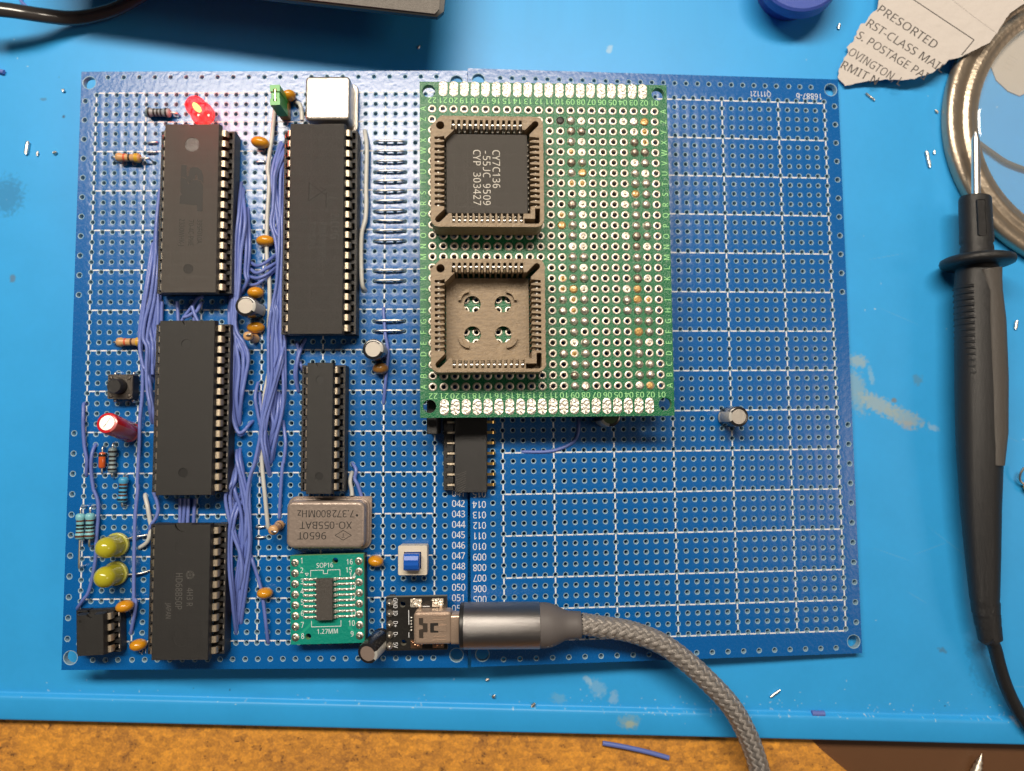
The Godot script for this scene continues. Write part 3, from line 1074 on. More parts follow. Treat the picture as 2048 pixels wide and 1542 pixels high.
func chip_carrier_socket(label: String, c: float, r: float) -> void:
	var t := thing("chip_carrier_socket", label, "chip socket", on_G(c, r))
	var o := PackedVector2Array()
	for k in 4:
		var ce := Vector2([1, -1, -1, 1][k] * 10.95, [1, 1, -1, -1][k] * 10.95)
		if k == 2:
			o.append_array([Vector2(-12.75, -10.4), Vector2(-10.4, -12.75)])
		else:
			for j in 6:
				o.append(ce + Vector2.from_angle(PI / 2 * (k + j / 5.0)) * 1.8)
	var cav := PackedVector2Array([Vector2(-9.7, -7.3), Vector2(-7.3, -9.7), Vector2(9.7, -9.7), Vector2(9.7, 9.7), Vector2(-9.7, 9.7)])
	for s in 4:
		for k in 13:
			var x := (k - 6) * 1.27
			var sl := PackedVector2Array([Vector2(x - 0.31, -11.85), Vector2(x + 0.31, -11.85), Vector2(x + 0.31, -10.5), Vector2(x + 0.5, -9.6), Vector2(x - 0.5, -9.6)])
			for j in sl.size():
				sl[j] = sl[j].rotated(PI / 2 * s)
			cav = biggest(Geometry2D.merge_polygons(cav, sl))
	for s in [Vector2(1, -1), Vector2(-1, 1)]:
		var cap := PackedVector2Array()
		var an: float = s.angle()
		for k in 9:
			cap.append(s * 11.05 + Vector2.from_angle(an - PI / 2 + PI * k / 8.0) * 0.72)
		for e in [1.0, -1.0]:
			cap.append(s * 8.8 + s.orthogonal() * -e * 0.51)
		cav = biggest(Geometry2D.merge_polygons(cav, cap))
	var ell := PackedVector2Array([Vector2(10.7, 8.5), Vector2(11.85, 8.5), Vector2(11.85, 11.5), Vector2(11.5, 12.0), Vector2(8.3, 12.0), Vector2(8.3, 10.85), Vector2(10.7, 10.85)])
	var b := MB.new()
	var pin1 := circle(Vector2(-10.55, -10.55), 0.95, 22)
	b.flat(o, [cav, pin1, ell], 7.5)
	b.strip(MB.at_y(o, 0.7), MB.at_y(o, 7.5))
	b.strip(MB.at_y(cav, 1.0), MB.at_y(cav, 7.5), true, 0.9)
	for h in [pin1, ell]:
		b.strip(MB.at_y(h, 2.0), MB.at_y(h, 7.5), true)
		b.flat(h, [], 2.0)
	var ho := []
	for x in [-3.53, 3.53]:
		for z in [-3.53, 3.53]:
			ho.append(circle(Vector2(x, z), 1.93, 28))
	b.prism(rect(-9.55, -9.55, 9.55, 9.55), ho, 0.8, 1.6)
	for x in [-1.0, 1.0]:
		for z in [-1.0, 1.0]:
			var arc := PackedVector2Array()
			for k in 9:
				var a := PI / 2 * k / 8.0
				arc.append(Vector2(x * (4.3 + cos(a) * 2.45), z * (4.3 + sin(a) * 2.45)))
			for k in 9:
				var a := PI / 2 * (8 - k) / 8.0
				arc.append(Vector2(x * (4.3 + cos(a) * 1.8), z * (4.3 + sin(a) * 1.8)))
			b.prism(arc, [], 1.6, 2.5, false)
	b.prism(PackedVector2Array([Vector2(-6.6, 0), Vector2(-5.9, -0.75), Vector2(-5.9, -0.4), Vector2(-5.3, -0.4), Vector2(-5.3, 0.4), Vector2(-5.9, 0.4), Vector2(-5.9, 0.75)]), [], 1.6, 1.68, false)
	part("housing", b.mesh(M.plcc), t)
	var m := MB.new()
	m.ribbon(PackedVector2Array([Vector2(10.7, 1.2), Vector2(10.4, 3.4), Vector2(10.05, 4.8), Vector2(10.35, 5.9), Vector2(10.75, 6.5), Vector2(11.15, 6.62), Vector2(11.45, 6.35), Vector2(11.55, 5.6), Vector2(11.55, 3.0)]), [0.5, 0.5, 0.5, 0.5, 0.5, 0.5, 0.5, 0.5, 0.5], 0.16)
	var cm := m.mesh(M.bright_tin)
	for s in 4:
		for k in 13:
			part("contact", cm, t, Transform3D(Basis(Vector3.UP, PI / 2 * s), Basis(Vector3.UP, PI / 2 * s) * V(0, 0.05 * sin(k * 3.1 + s), (k - 6) * 1.27)))


func biggest(ps: Array) -> PackedVector2Array:
	var best: PackedVector2Array = ps[0]
	for p in ps:
		if p.size() > best.size():
			best = p
	return best


func memory_chip() -> void:
	var t := thing("memory_chip", "square black memory chip with white lettering seated in the upper brown socket", "microchip", on_G(5.04, 7.0))
	var b := MB.new()
	loft(b, [[rrect(18.2, 18.2, 0.3), 2.2], [rrect(18.9, 18.9, 0.3), 4.2], [rrect(18.45, 18.45, 0.3), 5.9], [rrect(18.3, 18.3, 0.3), 6.0]])
	part("body", b.mesh(M.chip_worn), t)
	chip_text(t, [["CY7C136", 2.05, -1.0, 1.62], ["-55JC 9509", -0.15, 0.95, 1.62], ["CYP 303427", -2.35, 0.95, 1.62]], 6.0, M.ink, 0.96, Vector3.BACK, mono)
	var l := MB.new()
	l.ribbon(PackedVector2Array([Vector2(9.2, 4.35), Vector2(9.5, 4.35), Vector2(9.72, 4.1), Vector2(9.75, 2.2)]), [0.7, 0.7, 0.7, 0.45], 0.2)
	var lm := l.mesh(M.bright_tin)
	for s in 4:
		for k in 13:
			part("lead", lm, t, Transform3D(Basis(Vector3.UP, PI / 2 * s), Basis(Vector3.UP, PI / 2 * s) * V(0, 0, (k - 6) * 1.27)))


# ---------------------------------------------------------------- the scene
func _ready() -> void:
	# camera: a phone held above the bench, tipped a little
	var cam := Camera3D.new()
	cam.name = "camera"
	cam.transform = Transform3D(Basis(Vector3(0.99998, 0.00419, 0.00483), Vector3(0.00456, 0.0627, -0.99802), Vector3(-0.00448, 0.99802, 0.06268)).orthonormalized(), Vector3(-0.2214, 188.0796, 0.9623) * S)
	cam.near = 0.01
	cam.far = 5.0
	cam.fov = 56.33
	var ca := CameraAttributesPhysical.new()
	ca.frustum_focal_length = 12.0 / tan(deg_to_rad(56.33) / 2.0)
	ca.frustum_focus_distance = 0.170
	ca.frustum_near = 0.01
	ca.frustum_far = 5.0
	ca.exposure_aperture = ca.frustum_focal_length / 2.6
	cam.attributes = ca
	add_child(cam)
	cam.current = true
	# the room's dim light, the long bench lamp beyond the boards and a weaker lamp to the right
	var env := Environment.new()
	env.background_mode = Environment.BG_COLOR
	env.background_color = Color(0.055, 0.052, 0.050).linear_to_srgb()
	env.background_energy_multiplier = 1.0
	env.tonemap_mode = Environment.TONE_MAPPER_LINEAR
	env.tonemap_exposure = 1.0
	env.sdfgi_enabled = true
	env.ssao_enabled = true
	env.ssil_enabled = true
	var we := WorldEnvironment.new()
	we.name = "environment"
	we.environment = env
	add_child(we)
	lamp("bench_lamp", V(-70, 520, -285), V(-10, 0, -20), Vector2(520, 90), Color(1.0, 0.945, 0.87), 0.50)
	lamp("room_lamp", V(900, 900, 60), V(0, 0, 0), Vector2(320, 320), Color(1.0, 0.9, 0.8), 0.16)
	font = SystemFont.new()
	font.font_names = PackedStringArray(["Droid Sans"])
	mono = SystemFont.new()
	mono.font_names = PackedStringArray(["Droid Sans Mono"])
	rng.seed = 3
	make_materials()
	bench()
	boards()
	chips_on_board()
	passives()
	jumpers()
	modules()
	usb_lead()
	around()
	wires()


func lamp(called: String, at: Vector3, to: Vector3, size: Vector2, c: Color, e: float) -> void:
	var a := AreaLight3D.new()
	a.name = called
	a.area_size = size * S
	a.light_color = c
	a.light_energy = e
	a.area_range = 6.0
	a.shadow_enabled = true
	a.transform = Transform3D(Basis.looking_at(to - at, Vector3.BACK), at * S)
	add_child(a)


# ---------------------------------------------------------------- bench: wood, particle board, mat
func bench() -> void:
	var wood := mat(1, 1, 1, 0.42, 0, {"bump": M.grain, "bump_scale": 0.2, "scale": 100.0})
	wood.albedo_texture = wood_picture()
	wood.uv1_triplanar = false
	wood.normal_enabled = false
	var b := MB.new()
	b.box(V(0, -14.2, -60), V(900, 20, 640))
	for k in b.uv.size():
		b.uv[k] = Vector2(b.uv[k].x / 130.0, b.uv[k].y / 50.0)
	ground("bench_surface", b.mesh(wood))
	var pm := mat(1, 1, 1, 0.6)
	pm.albedo_texture = particle_picture()
	pm.texture_repeat = true
	b = MB.new()
	var o := PackedVector2Array([Vector2(-400, -300), Vector2(75, -300), Vector2(75, 78.4), Vector2(80.1, 83.6), Vector2(100, 100.2), Vector2(120, 130), Vector2(-400, 130)])
	b.prism(o, [], -4.15, -2.55)
	for k in b.uv.size():
		b.uv[k] = Vector2(b.uv[k].x / 290.0, b.uv[k].y / 72.0)
	solo("particle_board", b.mesh(pm), "golden brown particle board sheet with a slanted corner under the blue mat", "board")
	# the mat: one long profile with a raised edge towards the camera's bottom
	var mm := mat(1, 1, 1, 0.36, 0, {})
	mm.albedo_texture = mat_picture()
	mm.texture_repeat = false
	mm.metallic_specular = 0.45
	mm.roughness = 0.42
	b = MB.new()
	var pr := [Vector2(-400, 0), Vector2(-8.2, 0), Vector2(-7.0, -0.03), Vector2(-6.7, -0.06), Vector2(-6.4, 0.05), Vector2(-6.2, 0.75), Vector2(-5.95, 1.1), Vector2(-5.6, 1.25), Vector2(-5.0, 1.28), Vector2(-0.6, 1.2), Vector2(-0.2, 1.05), Vector2(0.0, 0.7), Vector2(0.02, -1.8), Vector2(-0.2, -2.5), Vector2(-400, -2.5)]
	var fn := []
	for k in pr.size() - 1:
		var d: Vector2 = pr[k + 1] - pr[k]
		fn.append(Vector2(-d.y, d.x).normalized())
	for k in pr.size() - 1:
		var n0: Vector2 = fn[k]
		var n1: Vector2 = fn[k]
		if k > 0 and fn[k - 1].dot(fn[k]) > 0.3:
			n0 = (fn[k - 1] + fn[k]).normalized()
		if k < fn.size() - 1 and fn[k + 1].dot(fn[k]) > 0.3:
			n1 = (fn[k + 1] + fn[k]).normalized()
		var a := Vector3(0, n0.y, n0.x)
		var c := Vector3(0, n1.y, n1.x)
		b.quad4(V(-420, pr[k].y, pr[k].x), V(420, pr[k].y, pr[k].x), V(420, pr[k + 1].y, pr[k + 1].x), V(-420, pr[k + 1].y, pr[k + 1].x), a, a, c, c)
	for k in b.uv.size():
		b.uv[k] = Vector2((b.uv[k].x + 160.0) / 320.0, (b.uv[k].y + 185.0) / 190.0)
	solo("work_mat", b.mesh(mm), "sky blue silicone work mat with a raised lip, scorched and dusted with solder", "mat", xf(V(0, 0, 77.1), -0.0304))


func boards() -> void:
	var t := thing("blue_board", "blue prototyping board crowded with chips and blue wires", "circuit board", xf(L(17.5, 27)), "two joined blue prototyping boards")
	board_parts(t)
	var r := t.duplicate()
	r.name = numbered("blue_board")
	r.transform = metres(Transform3D(FR.basis * Basis(Vector3.UP, PI), FR.origin))
	add_child(r)
	tag(r, "nearly empty blue prototyping board with bare holes sloping down beside the crowded one", "circuit board", "two joined blue prototyping boards")
	green_board()
	chip_carrier_socket("brown square chip socket holding the memory chip on the green board", 5.05, 7.0)
	memory_chip()
	chip_carrier_socket("empty brown square chip socket with four round holes in its floor", 5.03, 19.9)
	# the right-angle connector that bridges the seam
	var c := thing("edge_connector", "black pin connector bridging the seam below the green board, with gold pins on its right", "connector", xf(L(37.5, 36)))
	var b := MB.new()
	b.box(V(0.25, 2.3, 0.1), V(7.9, 3.0, 18.6), 0.15)
	var body := part("body", b.mesh(M.socket), c)
	var sc := MB.new()
	rng.seed = 8
	for k in 9:
		var z := 4.4 + k * 0.55
		var w := 2.6 - k * 0.12
		var p := PackedVector3Array()
		for j in 8:
			p.append(V(-3.5 + k * 0.10 + w * j / 7.0, 3.80 + rng.randf_range(-0.03, 0.05), z + 0.9 - 1.0 * j / 7.0 + rng.randf_range(-0.06, 0.06)))
		sc.tube(p, 0.075, 5)
	part("scratch", sc.mesh(M.etch_light), body, Transform3D(), "stuff")
	var s := MB.new()
	s.box(V(-5.25, 1.25, 0), V(2.5, 2.4, 18.0), 0.15)
	for k in 7:
		s.box(V(-5.0, 2.7, (k - 3) * 2.54 - 0.55), V(1.7, 0.5, 0.25), 0.05)
		s.box(V(-5.75, 2.7, (k - 3) * 2.54 + 0.1), V(0.3, 0.5, 1.4), 0.05)
	part("shroud", s.mesh(M.socket), c)
	var pl := MB.new()
	pl.box(V(-4.5, 2.55, 0), V(2.2, 0.62, 0.62), 0.1)
	var pr := MB.new()
	pr.ribbon(PackedVector2Array([Vector2(4.1, 2.2), Vector2(5.4, 2.2), Vector2(5.75, 2.0), Vector2(5.9, 1.6), Vector2(5.9, -1.0)]), [0.64, 0.64, 0.64, 0.64, 0.64], 0.6)
	var plm := pl.mesh(M.tin)
	var prm := pr.mesh(M.gold)
	for k in 7:
		part("pin", plm, c, xf(V(0, 0, (k - 3) * 2.54)))
		part("gold_pin", prm, c, xf(V(0, 0, (k - 3) * 2.54)))
	var h := thing("pin_header", "black header strip standing under the left edge of the green board", "connector", xf(L(34.1, 24)))
	b = MB.new()
	b.box(V(0, 4.6, 0), V(2.5, 8.6, 51.5), 0.2)
	part("body", b.mesh(M.socket), h)


func chips_on_board() -> void:
	var dk: Material = M.dimple
	var t := chip("flash_chip", "worn grey-black chip with a big dark logo, behind the lit red LED", 11.0, 5, 16, 3.0, {"socket": "black socket under the chip with the big dark logo", "mat": M.chip_worn, "notch": 0.8, "dimples": [[0.1, -15.6, 1.75, 0.1, M.dimple_shiny], [-0.1, 15.0, 1.2, 0.06, M.chip]]})
	var b := MB.new()      # the logo: three joined letters read downwards
	var lg := func(pts: Array) -> void:
		var p := PackedVector2Array()
		for q in pts:
			p.append(Vector2(q[0], q[1]))
		b.prism(p, [], 7.7, 7.715, false)
	lg.call([[-2.35, -10.6], [-1.1, -10.45], [-1.05, -8.1], [-0.9, -7.75], [-0.5, -7.9], [-0.5, -9.0], [-0.2, -9.7], [0.5, -10.0], [1.6, -9.9], [2.5, -9.2], [2.95, -7.9], [3.05, -6.0], [2.5, -6.7], [1.6, -7.05], [1.55, -8.0], [1.3, -8.2], [1.1, -8.0], [1.0, -7.1], [0.2, -6.8], [-0.35, -6.1], [-0.9, -6.6], [-1.2, -7.4], [-2.45, -7.8]])
	lg.call([[-2.5, -7.55], [-1.15, -7.1], [-0.75, -6.1], [-0.5, -5.7], [-0.2, -6.4], [0.4, -6.75], [1.5, -6.85], [2.3, -6.5], [2.9, -5.6], [3.0, -3.2], [2.95, 0.9], [1.7, 0.9], [1.6, -0.6], [-2.6, -1.0], [-2.55, -2.9], [-2.0, -3.2], [-2.45, -3.9]])
	part("logo", b.mesh(M.etch), t)
	chip_text(t, [["39SF010A", 2.35, 5.85, 1.15], ["70-4C-PHE", 0.3, 6.2, 1.15], ["2330WHK-J", -1.95, 6.1, 1.15]], 7.7, M.etch, 0.85)
	chip("memory_chip", "blank black chip with two round dimples, middle one of the left column of three", 11.0, 24, 16, 3.0, {"socket": "black socket under the blank chip in the middle of the left column", "notch": 1.35, "dimples": [[-0.2, -15.1, 1.15, 0.15, dk], [-0.2, 15.5, 1.15, 0.15, dk]], "mat": M.chip_black})
	t = chip("serial_chip", "wide-notched black chip with thin grey lettering, lowest of the left column", 11.0, 43, 12, 3.0, {"socket": "black socket under the thinly lettered lowest chip of the left column", "notch": 1.9, "dimples": [[0.2, -10.4, 1.75, 0.05, M.chip_black], [0.4, 10.6, 1.9, 0.05, M.chip_black]], "mat": M.chip_black, "long": 31.6})
	chip_text(t, [["4H3 R", 2.0, 1.2, 1.35], ["HD68B50P", -0.6, -0.2, 1.5], ["JAPAN", -2.9, 4.4, 1.1]], 7.7, M.etch_light, 0.85)
	b = MB.new()
	for r in [[0.95, 0.85], [0.7, 0.6], [0.3, 0.18]]:
		b.flat(circle(Vector2(2.0, -3.9), r[0], 22), [circle(Vector2(2.0, -3.9), r[1], 22)], 7.713)
	for k in 3:
		b.box(V(2.0 + cos(TAU * k / 3) * 0.85, 7.706, -3.9 + sin(TAU * k / 3) * 0.85), V(0.35, 0.016, 0.35))
	part("logo", b.mesh(M.etch_light), t)
	t = chip("processor_chip", "longest black chip with faint engraved lettering, below the square silver can", 23.0, 5, 20, 3.0, {"socket": "black socket under the longest chip", "notch": 1.0, "mat": M.chip, "dimples": [[0.6, -16.3, 1.35, 0.04, M.chip], [0.4, 15.9, 1.35, 0.04, M.chip]]})
	chip_text(t, [["ZiLOG", 4.5, -0.4, 2.0], ["Z0840008PEC", 1.6, 4.0, 1.5], ["Z80 CPU", -0.9, 1.8, 1.5], ["9818", -3.1, -1.6, 1.4]], 7.7, M.etch, 0.85)
	b = MB.new()
	for e in [[-1.9, -11.2, -1.9, -6.6], [2.3, -8.6, 2.3, -5.0], [-1.9, -11.2, 2.3, -8.0], [-1.9, -6.6, 2.3, -9.6], [0.9, -10.0, 2.3, -9.4]]:
		b.tube(PackedVector3Array([V(e[0], 7.7, e[1]), V((e[0] + e[2]) / 2, 7.7, (e[1] + e[3]) / 2 + 0.05), V(e[2], 7.7, e[3])]), 0.06, 5)
	part("logo", b.mesh(M.etch), t)
	chip("logic_chip", "narrow black chip with two dimples, standing above the lettered silver can", 23.55, 28, 12, 1.5, {"socket": "black socket under the narrow chip above the lettered silver can", "notch": 1.1, "long": 31.4, "dimples": [[0.0, -11.5, 0.95, 0.12, dk], [0.1, 11.4, 0.95, 0.12, dk]], "mat": M.chip_black})
	t = chip("timer_chip", "small eight-pin black chip in the lower left corner of the crowded blue board", 2.5, 51, 4, 1.5, {"socket": "black socket under the small eight-pin chip in the corner", "notch": 0.9, "top": 6.4, "mat": M.chip_black, "turn": 0.045, "long": 9.8, "dimples": [[-2.3, -3.2, 0.35, 0.1, dk]]})


func passives() -> void:
	var k: Material = M.band_black
	var br: Material = M.band_brown
	var base := Basis()
	resistor("dull grey resistor with dark bands beside the lit red LED", xf(V(-88.4, 9, -79.7), -0.03), M.grey_body, [[-2.2, k], [-0.9, k], [0.0, k], [0.9, k], [2.2, k]], 3.8, 4.6)
	resistor("tan resistor with a gold band left of the chip with the big logo", xf(V(-95.4, 9, -67.9), -0.04), M.tan, [[-0.9, M.band_red], [0.35, k], [2.0, M.band_gold], [2.4, M.band_gold]], 4.4, 5.1, 1.9)
	resistor("tan resistor half hidden under the blue wires above the small push button", xf(V(-94.0, 9, -21.4), 0.0), M.tan, [[-0.9, M.band_red], [0.7, br], [2.2, M.band_gold]], 4.2, 5.0, 1.6)
	var up := Basis(Vector3.BACK, PI / 2)
	resistor("tan resistor standing on end below the orange capacitors right of the middle chip", Transform3D(Basis(Vector3.UP, 0.3) * up, V(-63.3, 12.2, -22.2)), M.tan, [[1.0, br]], 3.2, 3.6, 0.0, 1.15)
	var b := MB.new()
	resistor("tan resistor standing on end left of the lettered silver can", Transform3D(Basis(Vector3.RIGHT, 0.12) * up, V(-56.4, 12.4, 24.0)), M.tan, [[-1.0, br]], 3.3, 3.9, 0.0, 1.2)
	resistor("blue resistor beside the orange glass diode below the red capacitor", xf(V(-97.5, 9, 7.7), -PI / 2), M.grey_body.duplicate(), [[-2.1, k], [-0.9, k], [0.1, k], [1.1, k], [2.2, k]], 4.2, 4.2, 1.3, 1.0)
	resistor("bright blue resistor with dark bands standing alone left of the long blue wire", xf(V(-94.5, 9, 14.9), -PI / 2 - 0.03), M.blue_body, [[-1.3, br], [-0.5, k], [0.5, k], [1.3, br], [2.3, k]], 3.5, 4.2, 1.7)
	resistor("left one of the two light cyan resistors side by side above the yellow LEDs", xf(V(-104.2, 9, 23.6), -PI / 2), M.sky_body, [[-1.4, br], [-0.3, k], [0.5, k], [1.4, br], [2.3, br]], 4.6, 9.8, 2.4, 1.12, "pair of cyan resistors")
	resistor("right one of the two light cyan resistors side by side above the yellow LEDs", xf(V(-101.9, 9, 23.5), -PI / 2), M.sky_body, [[-1.4, br], [-0.3, k], [0.5, k], [1.4, br], [2.3, br]], 4.6, 5.0, 2.4, 1.12, "pair of cyan resistors")
	# the glass diode
	var d := thing("diode", "tiny orange glass diode with a black band below the red capacitor", "diode", xf(V(-100.1, 9, 7.7), -PI / 2))
	b = MB.new()
	b.t = Transform3D(Basis(Vector3.BACK, -PI / 2), V(0, 1.15, 0))
	b.lathe([Vector2(0.02, -2.0), Vector2(0.6, -1.95), Vector2(0.8, -1.6), Vector2(0.8, 1.6), Vector2(0.6, 1.95), Vector2(0.02, 2.0)], 14, 0, TAU, 0.5)
	part("glass_body", b.mesh(M.glass_diode), d)
	b = MB.new()
	b.t = Transform3D(Basis(Vector3.BACK, -PI / 2), V(0, 1.15, 0))
	b.lathe([Vector2(0.8, -1.5), Vector2(0.83, -1.48), Vector2(0.83, -0.9), Vector2(0.8, -0.88)], 14)
	part("band", b.mesh(k), d)
	for s in [-1.0, 1.0]:
		b = MB.new()
		lead(b, [V(s * 1.9, 1.15, 0), V(s * 3.0, 1.1, 0), V(s * 3.4, 0.5, 0), V(s * 3.45, -1.0, 0)], 0.24)
		part("lead", b.mesh(M.bright_tin), d)
	# orange ceramic capacitors
	disc_cap("orange ceramic capacitor between the chip with the big logo and the white wire", V(-62.3, 9, -71.5), -0.15, M.orange, 4.2)
	disc_cap("orange ceramic capacitor on the white wire halfway along the longest chip", V(-60.8, 9, -46.6), 0.0, M.orange)
	disc_cap("orange ceramic capacitor just above the round black capacitor between the chips", V(-63.0, 9, -33.6), 0.05, M.orange, 3.6, 2.0)
	disc_cap("amber ceramic capacitor just below the round black capacitor between the chips", V(-63.0, 9, -24.9), 0.03, M.orange, 3.0, 2.2)
	disc_cap("shaded brown ceramic capacitor under the round black capacitor left of the green board", V(-31.9, 9, -14.5), 0.0, M.brown_cap, 3.6, 2.0)
	disc_cap("orange ceramic capacitor resting on a blue wire left of the teal adapter", V(-59.5, 9, 39.9), 0.0, M.orange, 3.6, 1.9, 1.35)
	disc_cap("orange ceramic capacitor right of the teal adapter", V(-32.7, 9, 32.4), -0.1, M.orange, 3.6, 1.9, 1.4)
	disc_cap("orange ceramic capacitor at the upper corner of the small eight-pin chip", V(-92.3, 9, 42.4), 0.2, M.orange, 5.4, 2.1, 1.45)
	disc_cap("orange ceramic capacitor right of the small eight-pin chip near the board's lower edge", V(-89.7, 9, 52.0), 0.1, M.orange, 3.6, 2.0, 1.4)
	disc_cap("yellow ceramic capacitor peeping out behind the green jumper", V(-55.2, 9, -83.4), 0.3, M.orange, 4.5, 1.8, 1.3)
	# electrolytic capacitors
	electrolytic("round black capacitor with a grey stripe between the middle chip and the longest chip", xf(V(-63.4, 9, -29.3)), 2.55, 7.4, 0.1, M.sleeve, M.stripe, M.alu, false)
	electrolytic("round black capacitor between the longest chip and the green board", xf(V(-32.7, 9, -18.7)), 2.55, 7.4, -0.2, M.sleeve, M.stripe, M.alu, false)
	electrolytic("black capacitor leaning over the lower board edge by the small black breakout board", Transform3D(Basis(V(0.5593, 0, 0.829).normalized(), 0.31), V(-31.1, 9.3, 50.9)), 2.55, 8.6, 0.15, M.sleeve, M.stripe, M.alu_warm, false)
	electrolytic("round black capacitor alone on the nearly empty blue board", on_R(23.55, 32.9), 2.55, 7.6, PI, M.sleeve, M.stripe, M.alu, false)
	electrolytic("black capacitor with a dull green top peeping out from under the green board", on_R(11.06, 32.75), 2.6, 7.4, 2.2, M.sleeve, M.stripe, M.green_top, false)
	electrolytic("red capacitor with a cross-scored metal top, tilted, below the small push button", Transform3D(Basis(Vector3.BACK, 0.02) * Basis(Vector3.RIGHT, -0.22), V(-93.7, 9.2, 1.0)), 2.5, 10.8, 0.6, M.red_sleeve, M.red_pale, M.bright_tin)
	# LEDs
	led("yellow_led", "upper one of the two yellow LEDs left of the lowest chip", xf(V(-95.9, 9, 28.2), 0.1), M.yellow, M.yellow_pale, [[V(1.2, 0.7, -0.6), V(3, 1.2, -1.2), V(6.2, 1.0, -1.5), V(8.6, -0.6, -1.5)], [V(-1.2, 0.7, 0), V(-2.5, 0.9, -1.0), V(-3.6, -0.6, -1.2)]], "pair of yellow LEDs")
	led("yellow_led", "lower one of the two yellow LEDs left of the lowest chip", xf(V(-96.0, 9, 35.1), 0.05), M.yellow, M.yellow_pale, [[V(1.2, 0.7, 0.4), V(3.4, 1.0, 0.5), V(6.4, 0.9, 0.3), V(8.4, -0.4, -0.3)], [V(-1.2, 0.7, 0), V(-2.2, 0.9, 0.2), V(-2.54, -0.6, 0)]], "pair of yellow LEDs")
	var rx := Transform3D(Basis(Vector3.BACK, -0.05), V(-76.9, 10.2, -78.8))
	var t := led("red_led", "lit red LED glowing at the top of the chip with the big logo", rx, M.red_lens, M.red_lens, [[V(1.27, 0.7, 0), V(1.27, -0.5, 0), V(1.27, -2, 0)], [V(-1.27, 0.7, 0), V(-1.27, -0.5, 0), V(-1.27, -2, 0)]])
	b = MB.new()
	b.ball(V(0, 5.0, 0), V(0.75, 2.2, 0.75), 8, 12)
	part("glowing_die", b.mesh(M.red_glow), t)
	var om := OmniLight3D.new()
	om.name = "red_led_light"
	om.light_color = Color(1.0, 0.06, 0.05)
	om.light_energy = 0.0004
	om.light_size = 0.004
	om.omni_range = 1.0
	om.omni_attenuation = 2.0
	om.shadow_enabled = true
	om.position = (rx * V(0, 5.0, 0)) * S
	add_child(om)
	# the push button
	t = thing("push_button", "small square black push button with a round plunger above the red capacitor", "button", xf(V(-94.9, 9, -10.2)))
	b = MB.new()
	b.box(V(0, 1.9, 0), V(6.0, 3.2, 6.0), 0.25)
	part("base", b.mesh(M.black_case), t)
	b = MB.new()
	loft(b, [[rrect(6.0, 6.0, 0.4), 3.52], [rrect(6.0, 6.0, 0.4), 3.66]], [circle(Vector2(), 1.9, 20)], false)
	for x in [-2.2, 2.2]:
		for z in [-2.2, 2.2]:
			b.ball(V(x, 3.66, z), V(0.5, 0.3, 0.5), 6, 10)
	part("metal_cover", b.mesh(mat(0.16, 0.145, 0.13, 0.42, 0.8, {"bump": M.grain, "bump_scale": 0.8, "scale": 150.0})), t)
	b = MB.new()
	b.lathe([Vector2(1.75, 3.4), Vector2(1.75, 6.3), Vector2(1.6, 6.5), Vector2(0.01, 6.52)], 20)
	part("plunger", b.mesh(M.rubber), t)
	b = MB.new()
	for s in [[-1.0, 1.0], [1.0, 1.0], [-1.0, -1.0], [1.0, -1.0]]:
		lead(b, [V(s[0] * 2.2, 1.6, s[1] * 3.0), V(s[0] * 2.25, 1.5, s[1] * 3.5), V(s[0] * 2.25, -1.0, s[1] * 3.6)], 0.35)
	part("lead", b.mesh(M.bright_tin), t)


